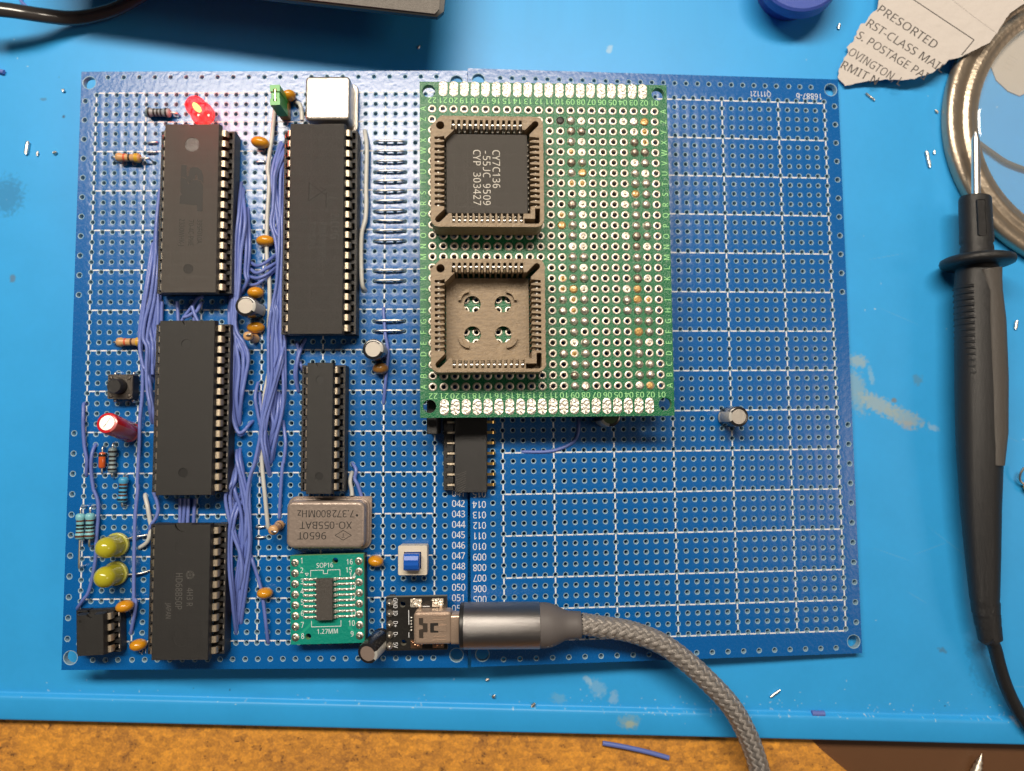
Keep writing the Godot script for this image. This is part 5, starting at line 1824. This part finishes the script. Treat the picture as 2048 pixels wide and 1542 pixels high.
	part("rough_top", b.mesh(M.cast), t)
	b = MB.new()
	var lid := PackedVector2Array()
	for k in 33:
		var an := -0.62 + (PI + 1.4) * k / 32.0
		lid.append(Vector2.from_angle(an) * 11.2)
	var inl := PackedVector2Array()
	for q in lid:
		inl.append(q * 0.95)
	var low := PackedVector2Array()
	for q in lid:
		low.append(q * 0.96 + V2(0.4, 0.6))
	loft(b, [[low, 6.6], [lid, 8.6], [lid, 9.7], [inl, 10.2]])
	var sk := PackedVector2Array()
	for q in lid:
		sk.append(q * 0.72)
	loft(b, [[sk, 0.05], [sk, 6.6]])
	solo("blue_stopper", b.mesh(M.blue_lid), "violet blue plastic cap with one flat side at the far edge of the mat", "cap", xf(V(75.5, 0, -117.4)))
	b = MB.new()
	var tp := smooth_path([V(-138, 12.5, -106.5), V(-128, 9.8, -107.0), V(-121.5, 6.0, -107.9), V(-115.6, 3.0, -108.9), V(-109.6, 2.4, -110.2), V(-102.6, 3.0, -112.2), V(-92, 5.0, -117)], 8)
	b.tube(tp, 1.95, 20, 0.62)
	solo("tool_handle", b.mesh(M.tool), "dark glossy curved metal tool handle in the far left corner of the mat", "tool")
	b = MB.new()
	b.tube(smooth_path([V(-131.4, 0.5, -118), V(-131.0, 0.6, -115.1), V(-128.0, 0.6, -112.4), V(-126, 0.5, -111)], 6), 0.42, 8)
	solo("wire_offcut", b.mesh(M.wire), "blue wire offcut beyond the dark tool handle", "wire offcut")
	b = MB.new()
	b.tube(smooth_path([V(-139, 0.5, -97.5), V(-136.5, 0.6, -95.9), V(-134.8, 0.6, -95.4)], 6), 0.6, 8)
	solo("wire_offcut", b.mesh(M.wire), "stub of blue wire at the left edge below the dark tool handle", "wire offcut")
	b = MB.new()
	b.tube(smooth_path([V(23.4, -1.6, 80.9), V(29.1, -1.6, 81.9), V(34.9, -1.6, 83.2), V(40.3, -1.6, 84.7)], 6), 0.62, 8)
	solo("wire_offcut", b.mesh(M.wire_b), "blue wire offcut lying on the particle board left of the braided cable", "wire offcut")
	b = MB.new()
	b.tube(PackedVector3Array([V(76.4, 0.5, 73.0), V(78, 0.5, 73.1), V(79.6, 0.5, 73.1)]), 0.75, 10)
	solo("wire_offcut", b.mesh(M.wire_b), "short stub of blue wire sleeve against the mat's raised lip", "wire offcut")
	# clippings of lead and solder
	var clips := [[-128.0, -74.7, 3.6, 0.55, 1.45, "ridged silver solder clipping standing lengthwise left of the boards"], [-125.3, -73.2, 1.3, 0.35, 1.5, "dull dark lead clipping beside the ridged clipping left of the boards"], [-120.6, -73.4, 1.1, 0.5, 0.2, "bright bead of solder between the clippings and the board's left edge"], [-118.9, -90.4, 0.8, 0.5, 1.2, "bright solder speck by the upper left corner of the crowded board"], [112.0, -70.9, 4.6, 0.5, 1.75, "ridged silver lead clipping left of the magnifier rim"], [113.8, -72.8, 1.0, 0.4, 1.6, "small silver clipping touching the magnifier rim"], [67.3, 68.1, 3.2, 0.42, 0.6, "silver lead clipping lying below the nearly empty board"], [114.9, -84.0, 1.2, 0.35, -0.9, "dull grey clipping between the envelope and the magnifier rim"], [97.2, -88.1, 3.2, 0.35, -0.7, "thin dark ridged clipping under the torn edge of the envelope"], [133.4, -26.2, 2.4, 0.5, 1.4, "bright ragged solder clipping right of the test probe"], [-6.0, 64.2, 0.9, 0.45, 0.4, "solder speck just below the lower board edges at the seam"], [-4.4, 68.3, 0.9, 0.55, 0.9, "bright solder bead halfway between the seam and the mat's lip"], [5.6, 70.5, 1.4, 0.6, 0.9, "largest solder bead against the mat's lip"], [89.4, -107.6, 1.4, 0.5, 1.4, "solder bead between the violet cap and the envelope"], [-24.0, -102.2, 1.0, 0.35, 1.1, "bright solder sliver below the grey box"]]
	for c in clips:
		b = MB.new()
		var pp := PackedVector3Array()
		var rr := []
		var m := maxi(5, int(c[2] / 0.28))
		for k in m:
			var f := k / float(m - 1)
			pp.append(V((f - 0.5) * c[2], c[3] * 0.9 + rng.randf_range(-0.05, 0.05), rng.randf_range(-0.05, 0.05)))
			rr.append(c[3] * (0.45 if k == 0 or k == m - 1 else (0.82 if k % 2 else 1.05)))
		b.tube(pp, rr, 9)
		solo("lead_clipping", b.mesh(M.solder if c[5].begins_with("d") else M.bright_tin), c[5], "clipping", xf(V(c[0], 0, c[1]), c[4]))
	t = thing("loose_capacitor", "loose amber capacitor with a bent silver lead at the right edge of the mat", "capacitor", xf(V(134.6, 0, 16.0)))
	b = MB.new()
	b.ball(V(0.2, 1.5, 0), V(2.3, 1.4, 1.9), 10, 16)
	part("body", b.mesh(M.orange), t)
	b = MB.new()
	lead(b, [V(-1.8, 1.4, -0.4), V(-3.0, 1.6, -1.6), V(-3.3, 2.2, -3.2), V(-2.6, 2.8, -5.0)], 0.33)
	part("lead", b.mesh(M.bright_tin), t)
	b = MB.new()
	b.t = Transform3D(Basis(Vector3.UP, -0.35) * Basis(Vector3.RIGHT, PI / 2), V(121.3, -2.6, 84.6))
	b.lathe([Vector2(0.06, 0), Vector2(0.5, 1.6), Vector2(0.85, 2.2), Vector2(0.7, 2.7), Vector2(1.1, 3.4), Vector2(1.0, 4.2), Vector2(1.3, 5.0), Vector2(1.3, 12)], 10, 0, TAU, 0.6)
	solo("screw_tip", b.mesh(M.pad), "pointed silver screw tip on the dark wood at the lower edge", "screw")


# ---------------------------------------------------------------- the loose wiring
func w(kind: String, col: String, r: float, pts: Array) -> void:
	var names := {
		"A": ["blue wire in the bundle hugging the left side of the left chip column", "wires of the left bundle"],
		"A2": ["long blue wire running from the left bundle down past the yellow LEDs", ""],
		"B": ["blue wire in the bundle between the chip with the big logo and the longest chip", "wires of the middle bundle"],
		"C": ["blue wire in the long bundle along the left side of the longest chip", "wires of the long bundle"],
		"C2": ["single blue wire ending left of the lettered silver can", ""],
		"C3": ["short blue wire joining the long bundle below the longest chip", "short wires joining the long bundle"],
		"D": ["blue wire in the bundle right of the lowest left chip", "wires of the lower bundle"],
		"D2": ["blue wire passing under the orange capacitor left of the teal adapter", ""],
		"E": ["blue wire looping across above the round black capacitor between the chips", "wires looping across the gap"],
		"F": ["blue wire showing in the gap between the upper two left chips", "wires in the upper gap"],
		"H4": ["blue wire showing in the gap between the lower two left chips", "wires in the lower gap"],
		"HL": ["blue wire curling around the upper left corner of the lowest left chip", ""],
		"K": ["short blue wire at the upper left corner of the narrow chip", "short wires by the narrow chip"],
		"L1": ["blue wire along the board's left edge beside the red capacitor", ""],
		"L2": ["blue wire running down under the yellow LEDs to the small eight-pin chip", ""],
		"M": ["short blue wire right of the narrow chip's lower end", ""],
		"N": ["thin blue wire passing under the staples left of the green board", ""],
		"P": ["blue wire curving out from under the lower edge of the green board", ""],
		"Wa": ["long white wire from the green jumper down between the blue bundles", ""],
		"Wb": ["short curved white wire left of the square silver can", ""],
		"Wc": ["white wire along the right side of the longest chip", ""],
		"Wd": ["short bent white wire left of the lowest left chip", ""],
		"We": ["short white wire running under the lettered silver can", ""],
	}
	for twin in (2 if kind in ["A", "B", "C", "D"] else 1):
		var b := MB.new()
		var p := pts.map(func(q): return Vector3(q.x, q.y + 9.0 + 0.1, q.z))
		if kind == "P":
			for k in p.size():
				p[k].y -= 0.075 * maxf(0.0, p[k].x + 4.8) - 0.1
		if twin == 1:
			var ph := rng.randf() * TAU
			var am := rng.randf_range(0.5, 0.95) * (1.0 if rng.randf() < 0.5 else -1.0)
			for k in p.size():
				p[k] += V(am * (0.55 + 0.45 * sin(ph + k * 0.9)), -0.5 if p[k].y > 10.2 else 0.0, rng.randf_range(-1.0, 1.0))
		if pts[0].y < 0.3:
			p.push_front(p[0] + V(0, -1.2, 0))
		if pts[-1].y < 0.3:
			p.append(p[-1] + V(0, -1.2, 0))
		b.tube(smooth_path(p, 6), r, 10)
		var m: Material = M.white_wire if col == "w" else (M.wire if rng.randf() < 0.7 else M.wire_b)
		solo("white_wire" if col == "w" else "blue_wire", b.mesh(m), names[kind][0], "wire", Transform3D(), names[kind][1])


func wires() -> void:
	rng.seed = 21
	w("B", "b", 0.42, [V(-68.1, 0.1, -60.7), V(-68.4, 1.6, -52.9), V(-69, 1.6, -43.6), V(-69, 1.6, -34.2), V(-69.4, 0.1, -28.3)])
	w("B", "b", 0.42, [V(-67.6, 0.1, -60.7), V(-67.4, 2.3, -52.7), V(-68, 2.3, -44.9), V(-67.8, 2.3, -34.1), V(-68, 2.3, -26.8), V(-67.4, 2.3, -21), V(-66.5, 2.3, -14.9), V(-67, 2.3, -7.6), V(-67.1, 0.1, -1.1)])
	w("B", "b", 0.42, [V(-67.3, 0.1, -60), V(-67, 1.9, -51.3), V(-67.4, 1.9, -43.5), V(-67.5, 1.9, -34.5), V(-68.6, 1.9, -26.9), V(-68.1, 1.9, -18.8), V(-68.2, 1.9, -10.8), V(-68.3, 1.9, -4.4), V(-67.4, 1.9, -0.6), V(-66.3, 1.9, 1.2), V(-65, 1.9, 0.5), V(-64.4, 0.1, -1.1)])
	w("B", "b", 0.42, [V(-67, 0.1, -57.8), V(-65.5, 2.8, -51), V(-66.4, 2.8, -43.2), V(-66.7, 2.8, -35.5), V(-67.4, 2.8, -25.1), V(-65.1, 2.8, -20.6), V(-64.1, 2.8, -17.1), V(-64.9, 2.8, -11.7), V(-65.6, 2.8, -7.2), V(-66.9, 0.1, -1.4)])
	w("B", "b", 0.42, [V(-66.5, 0.1, -54.9), V(-65.3, 2.2, -44.9), V(-65.5, 2.2, -38.7), V(-65.1, 2.2, -36), V(-67.4, 0.1, -33.3)])
	w("B", "b", 0.42, [V(-69.7, 0.1, -30.1), V(-68.9, 1.3, -23.7), V(-68.3, 1.3, -13.7), V(-67.6, 1.3, -7.3), V(-67.1, 0.1, -1.2)])
	w("B", "b", 0.42, [V(-68.2, 0.1, -26.2), V(-66.5, 2.6, -21), V(-65.4, 2.6, -18.1), V(-65.5, 2.6, -12.3), V(-67.1, 0.1, -5.1)])
	w("C", "b", 0.42, [V(-57.9, 0.1, -72.1), V(-59.1, 2, -65.4), V(-59.2, 2, -60.6), V(-58.1, 2, -54.3), V(-57.2, 2, -46.5), V(-57.5, 2, -38.7), V(-58.1, 2, -31), V(-58.8, 2, -29.7), V(-59.5, 2, -23.6), V(-59.4, 2, -15.5), V(-59.5, 2, -9.1), V(-60.8, 0.1, -4.4)])
	w("C", "b", 0.42, [V(-56.9, 0.1, -70.5), V(-58.3, 2.5, -64.2), V(-58.6, 2.5, -60.5), V(-58.8, 2.5, -54.5), V(-59.2, 2.5, -50.8), V(-58, 2.5, -46.4), V(-57.4, 2.5, -40.2), V(-57.9, 2.5, -30.9), V(-57.7, 2.5, -29), V(-57.5, 2.5, -23.5), V(-57.1, 2.5, -18.7), V(-57.8, 2.5, -15.5), V(-59.2, 2.5, -10.7), V(-60.4, 2.5, -4.3), V(-61, 2.5, 2), V(-62.2, 2.5, 8.3), V(-63.3, 2.5, 11.8), V(-63.9, 2.5, 16), V(-64, 2.5, 20.5), V(-64.1, 2.5, 25.9), V(-65.5, 0.1, 31.4)])
	w("C", "b", 0.42, [V(-56.9, 0.1, -67.3), V(-57.3, 1.6, -62.3), V(-57.1, 1.6, -46.6), V(-56.8, 1.6, -35.7), V(-57, 1.6, -30.8), V(-57, 1.6, -24.6), V(-56.7, 1.6, -18.8), V(-57.7, 1.6, -16.2), V(-58.7, 1.6, -13.6), V(-58.9, 1.6, -9.2), V(-58.7, 1.6, -4), V(-58.1, 1.6, -0.9), V(-59.4, 0.1, 3.1)])
	w("C", "b", 0.42, [V(-58, 0.1, -59.7), V(-57, 2.8, -46.3), V(-57.5, 2.8, -35.5), V(-58.3, 2.8, -30.3), V(-57.9, 2.8, -27.6), V(-58.4, 2.8, -20.3), V(-58.3, 2.8, -12.3), V(-59.4, 2.8, -5.3), V(-59.8, 2.8, 0.4), V(-59.6, 0.1, 6.3)])
	w("C", "b", 0.42, [V(-56, 0.1, -21.9), V(-56, 3.2, -17), V(-58, 3.2, -9.1), V(-59.8, 3.2, -2.7), V(-60.4, 3.2, 2), V(-59.6, 3.2, 6.7), V(-59.4, 0.1, 11.4)])
	w("C", "b", 0.42, [V(-57.3, 0.1, -62.2), V(-56.6, 2.1, -46.5), V(-56.6, 2.1, -34.1), V(-56.5, 2.1, -28.4), V(-56.4, 2.1, -21.9), V(-56, 2.1, -16.5), V(-55.6, 2.1, -10.7), V(-55.8, 2.1, -4.3), V(-57.6, 2.1, 3.6), V(-59, 0.1, 8.4)])
	w("C", "b", 0.42, [V(-57.3, 0.1, -8.3), V(-57.1, 1.5, -4.4), V(-57.7, 1.5, -0.8), V(-59.4, 0.1, 3.3)])
	w("C", "b", 0.42, [V(-57.1, 0.1, -51.4), V(-56.7, 1.2, -40.5), V(-56.8, 1.2, -31.2), V(-57.4, 1.2, -28.6), V(-57.4, 1.2, -19.5), V(-57.7, 1.2, -13.7), V(-57.9, 1.2, -6.6), V(-59.1, 0.1, -0.2)])
	w("C2", "b", 0.42, [V(-56.1, 0.1, -1.3), V(-55.1, 1.4, 3.6), V(-55.5, 1.4, 8.4), V(-55.7, 1.4, 8.7), V(-56, 1.4, 12.6), V(-56.7, 0.1, 21.6)])
	w("C3", "b", 0.42, [V(-62.6, 0.1, -11), V(-62.7, 1.5, -7.6), V(-62.1, 1.5, -4.1), V(-61.1, 1.5, 0.4), V(-61.4, 0.1, 3)])
	w("C3", "b", 0.42, [V(-62.1, 0.1, -8.3), V(-60.8, 1.9, -2.8), V(-60.6, 1.9, 1.7), V(-59.7, 0.1, 6.5)])
	w("E", "b", 0.42, [V(-64.9, 0.1, -41.6), V(-62.3, 3, -40), V(-60.2, 3, -40.8), V(-58.7, 0.1, -43.4)])
	w("E", "b", 0.42, [V(-64.9, 0.1, -39.9), V(-62.2, 3.4, -38.1), V(-60.1, 3.4, -39.1), V(-58.5, 0.1, -41.4)])
	w("E", "b", 0.42, [V(-65.2, 0.1, -38), V(-62.4, 2.7, -37), V(-60, 2.7, -37.9), V(-58.5, 0.1, -40.5)])
	w("E", "b", 0.42, [V(-65.2, 0.1, -35.7), V(-62.5, 2.2, -35.6), V(-60.4, 2.2, -37.2), V(-58.7, 0.1, -39.5)])
	w("D", "b", 0.42, [V(-67.5, 0.1, 5.7), V(-66.4, 2.4, 8.6), V(-64.3, 2.4, 16.6), V(-63.3, 2.4, 24.6), V(-63.3, 2.4, 29.4), V(-64.2, 2.4, 35.7), V(-66.3, 0.1, 46.6)])
	w("D", "b", 0.42, [V(-66.6, 0.1, 6.7), V(-65.3, 1.8, 10.2), V(-65.1, 1.8, 14.1), V(-64.2, 1.8, 18.9), V(-63.9, 1.8, 23.4), V(-64.2, 1.8, 29.8), V(-65.8, 0.1, 36.2)])
	w("D", "b", 0.42, [V(-67.9, 0.1, 10), V(-67.6, 2.9, 13.4), V(-69, 2.9, 16.6), V(-68, 2.9, 22), V(-66.9, 2.9, 25.8), V(-65.2, 2.9, 30.3), V(-64.7, 2.9, 35.6), V(-66.6, 0.1, 41)])
	w("D", "b", 0.42, [V(-67.7, 0.1, 12.9), V(-67.1, 2, 15), V(-65.7, 2, 19.5), V(-65, 2, 24.7), V(-65.2, 2, 30.7), V(-65.8, 2, 37.4), V(-66.9, 0.1, 43.5)])
	w("D", "b", 0.42, [V(-66.3, 0.1, 16.2), V(-67.2, 3.2, 21.3), V(-67.9, 3.2, 27), V(-67.6, 3.2, 34), V(-66.8, 3.2, 40.3), V(-66.9, 0.1, 49.4)])
	w("D", "b", 0.42, [V(-68.8, 0.1, 16.5), V(-67.6, 1.5, 19.3), V(-68.1, 1.5, 25.4), V(-68.2, 1.5, 31.1), V(-67.1, 1.5, 39.1), V(-66.8, 0.1, 44.2)])
	w("D", "b", 0.42, [V(-66.6, 0.1, 19.7), V(-65.7, 1.3, 23.5), V(-66.1, 1.3, 28), V(-65.6, 1.3, 32.8), V(-65.7, 1.3, 39.5), V(-66.6, 0.1, 46.9)])
	w("D2", "b", 0.42, [V(-63.9, 0.1, 30.1), V(-62.7, 1.5, 32.1), V(-61.7, 1.5, 35), V(-60.4, 1.5, 39.1), V(-60, 1.5, 41.3), V(-59.6, 1.5, 43.9), V(-59.1, 1.5, 47.7), V(-59, 0.1, 51.9)])
	w("A", "b", 0.42, [V(-88.1, 0.1, -59.9), V(-88, 1.5, -53.5), V(-88.1, 1.5, -45.3), V(-87.6, 1.5, -36.3), V(-87.2, 1.5, -31.7), V(-87.2, 1.5, -25.5), V(-88.1, 1.5, -19.7), V(-88.1, 1.5, -13.3)])
	w("A", "b", 0.42, [V(-89.2, 0.1, -45.7), V(-89.4, 2.2, -36.2), V(-90.4, 2.2, -28.5), V(-91.1, 2.2, -20.8), V(-90.2, 2.2, -15.6), V(-89.4, 2.2, -14.3), V(-88.3, 2.2, -10.9), V(-88.5, 0.1, -6.6)])
	w("A", "b", 0.42, [V(-88.9, 0.1, -42.5), V(-88.3, 1.8, -33.2), V(-88.9, 1.8, -25.5), V(-88.1, 1.8, -20.9), V(-88, 1.8, -17.2), V(-88.8, 0.1, -11.9)])
	w("A", "b", 0.42, [V(-88.7, 0.1, -47.6), V(-87.8, 2.6, -39.2), V(-88.6, 2.6, -31.5), V(-89.7, 2.6, -26.9), V(-90.1, 2.6, -22.3), V(-89.1, 2.6, -19.8), V(-89.1, 2.6, -15.1), V(-88.7, 2.6, -9.4), V(-87.8, 2.6, -5.1), V(-88.6, 0.1, -1.7)])
	w("A", "b", 0.42, [V(-88.1, 0.1, -40), V(-87.6, 1.3, -33.3), V(-88.1, 1.3, -27.1), V(-89.2, 1.3, -20.9), V(-89, 1.3, -15.3), V(-89, 1.3, -8), V(-88.8, 0.1, -2.6)])
	w("A2", "b", 0.42, [V(-89.4, 0.1, -38.2), V(-89.8, 1.7, -30.1), V(-90.8, 1.7, -23), V(-91, 1.7, -18.4), V(-90.5, 1.7, -14.4), V(-90.4, 1.7, -8.3), V(-90.8, 1.7, -2.3), V(-90.8, 1.7, 3.4), V(-91, 1.7, 13.4), V(-90.8, 1.7, 14), V(-91.3, 1.7, 21.5), V(-91.3, 1.7, 29), V(-91.2, 1.7, 36), V(-91, 1.7, 41.6), V(-90.6, 1.7, 41.2), V(-90.7, 1.7, 44), V(-92.3, 0.1, 49.4)])
	w("L1", "b", 0.42, [V(-105.6, 0.1, -6.1), V(-105.1, 1, -3.1), V(-105, 1, -0.2), V(-104.6, 1, 4.1), V(-103.9, 1, 7.7), V(-104.4, 0.1, 11.2)])
	w("L2", "b", 0.42, [V(-102.4, 0.1, 4), V(-102.6, 1.2, 6.5), V(-102.6, 1.2, 10.5), V(-101.9, 1.2, 14.8), V(-101.6, 1.2, 15.4), V(-100.7, 1.2, 18), V(-100.6, 1.2, 22), V(-100.8, 1.2, 26.7), V(-101, 1.2, 32.6), V(-102.2, 1.2, 39.1), V(-103.6, 1.2, 41.4), V(-105.5, 0.1, 43.6)])
	w("F", "b", 0.42, [V(-86.3, 1.2, -31.5), V(-86.4, 1.2, -29.5), V(-86.4, 1.2, -26.2)])
	w("F", "b", 0.42, [V(-82.6, 1.2, -31.5), V(-82.4, 1.2, -29.1), V(-82.2, 1.2, -26.2)])
	w("F", "b", 0.42, [V(-80.9, 2.2, -26.5), V(-79.6, 2.2, -28.5), V(-78.4, 2.2, -30.1), V(-77.2, 2.2, -32), V(-75.7, 2.2, -32.6)])
	w("F", "b", 0.42, [V(-80.4, 2.6, -27.3), V(-79.2, 2.6, -27.6), V(-78.1, 2.6, -28.3), V(-77, 2.6, -28.9), V(-76, 2.6, -31.2)])
	w("F", "b", 0.42, [V(-78.1, 3, -30), V(-77.6, 3, -28.5), V(-76.8, 3, -26.7), V(-76.4, 3, -26.1)])
	w("F", "b", 0.42, [V(-78.3, 1.6, -27.8), V(-78.1, 1.6, -26.8), V(-78, 1.6, -26.2)])
	w("H4", "b", 0.42, [V(-80.8, 1.1, 17.1), V(-80.7, 1.1, 19.8), V(-80.7, 1.1, 23.3)])
	w("H4", "b", 0.42, [V(-79.6, 1.3, 17.1), V(-79.6, 1.3, 19.7), V(-79.8, 1.3, 23.3)])
	w("H4", "b", 0.42, [V(-78.8, 1.1, 17.2), V(-78.7, 1.1, 19.8), V(-78.8, 1.1, 23.3)])
	w("H4", "b", 0.42, [V(-77.1, 1.2, 17.2), V(-77.2, 1.2, 19.8), V(-77.3, 1.2, 23.3)])
	w("HL", "b", 0.42, [V(-87.1, 1.6, 15.4), V(-86.3, 1.6, 17.3), V(-85.8, 1.6, 19.7), V(-86.3, 1.6, 21.8), V(-87.5, 1.6, 23.7), V(-88.5, 0.1, 26.9)])
	w("K", "b", 0.42, [V(-53, 0.1, -21.2), V(-52.3, 1.2, -18.8), V(-53, 1.2, -14.9), V(-53, 1.2, -12.4), V(-52.5, 0.1, -9.2)])
	w("K", "b", 0.42, [V(-51.1, 0.1, -21.8), V(-52.1, 1.7, -17.8), V(-52.6, 1.7, -13.6), V(-52.7, 0.1, -10.5)])
	w("K", "b", 0.42, [V(-52.4, 0.1, -16.6), V(-51.7, 1, -15.4), V(-51.5, 0.1, -14.4)])
	w("M", "b", 0.42, [V(-38.9, 0.1, 8.9), V(-37.8, 1.1, 10.4), V(-38.1, 1.1, 12.5), V(-37.3, 1.1, 14.2), V(-36.1, 0.1, 18.3)])
	w("N", "b", 0.42, [V(-31.5, 0.1, -29.4), V(-30.9, 0.7, -23.1), V(-30.5, 0.7, -21.2), V(-30.2, 0.7, -18.1), V(-30.6, 0.7, -13.2), V(-31.3, 0.1, -6.4)])
	w("P", "b", 0.42, [V(17.3, 0.1, -3.5), V(17.1, 0.4, 1.1), V(15.9, 0.4, 3.7), V(12.7, 0.4, 5.4), V(9.1, 0.4, 6.2), V(3.3, 0.1, 6.2)])
	w("Wa", "w", 0.50, [V(-59.5, 0.1, -80.7), V(-59.7, 1.4, -73), V(-60.6, 1.4, -65.5), V(-60.2, 1.4, -61.5), V(-60.5, 1.4, -53), V(-60.5, 1.4, -43.6), V(-59.8, 1.4, -37.3), V(-59.6, 1.4, -32.7), V(-59.6, 1.4, -28.5), V(-59.7, 1.4, -25.3), V(-58.8, 1.4, -18.8), V(-59.4, 1.4, -14.3), V(-60.4, 1.4, -8.5), V(-60.7, 1.4, -2.8), V(-60.7, 1.4, 2.3), V(-60.8, 1.4, 8.3), V(-60.5, 1.4, 11.9), V(-60, 1.4, 16.1), V(-59.5, 0.1, 24.1)])
	w("Wb", "w", 0.50, [V(-54, 0.1, -82.8), V(-52.4, 2.6, -81.1), V(-51.9, 2.6, -79), V(-51.8, 2.6, -77)])
	w("Wc", "w", 0.55, [V(-36.5, 0.1, -75.1), V(-35.7, 1.6, -70.3), V(-35.8, 1.6, -60.3), V(-35.7, 1.6, -56), V(-35.9, 1.6, -52), V(-36.8, 1.6, -48.3), V(-36.9, 1.6, -42.1), V(-36.6, 1.6, -35.9), V(-36.2, 0.1, -34.4)])
	w("Wd", "w", 0.50, [V(-89.8, 0.1, 16.4), V(-88.6, 1.2, 19), V(-88, 1.2, 22.1), V(-87.6, 1.2, 24.4), V(-88.4, 1.2, 27.5), V(-90.8, 0.1, 29.1)])
	w("We", "w", 0.50, [V(-39.1, 0.1, 11.2), V(-39.2, 1.3, 13.2), V(-38.8, 1.3, 15.3), V(-38.7, 1.3, 16.6)])
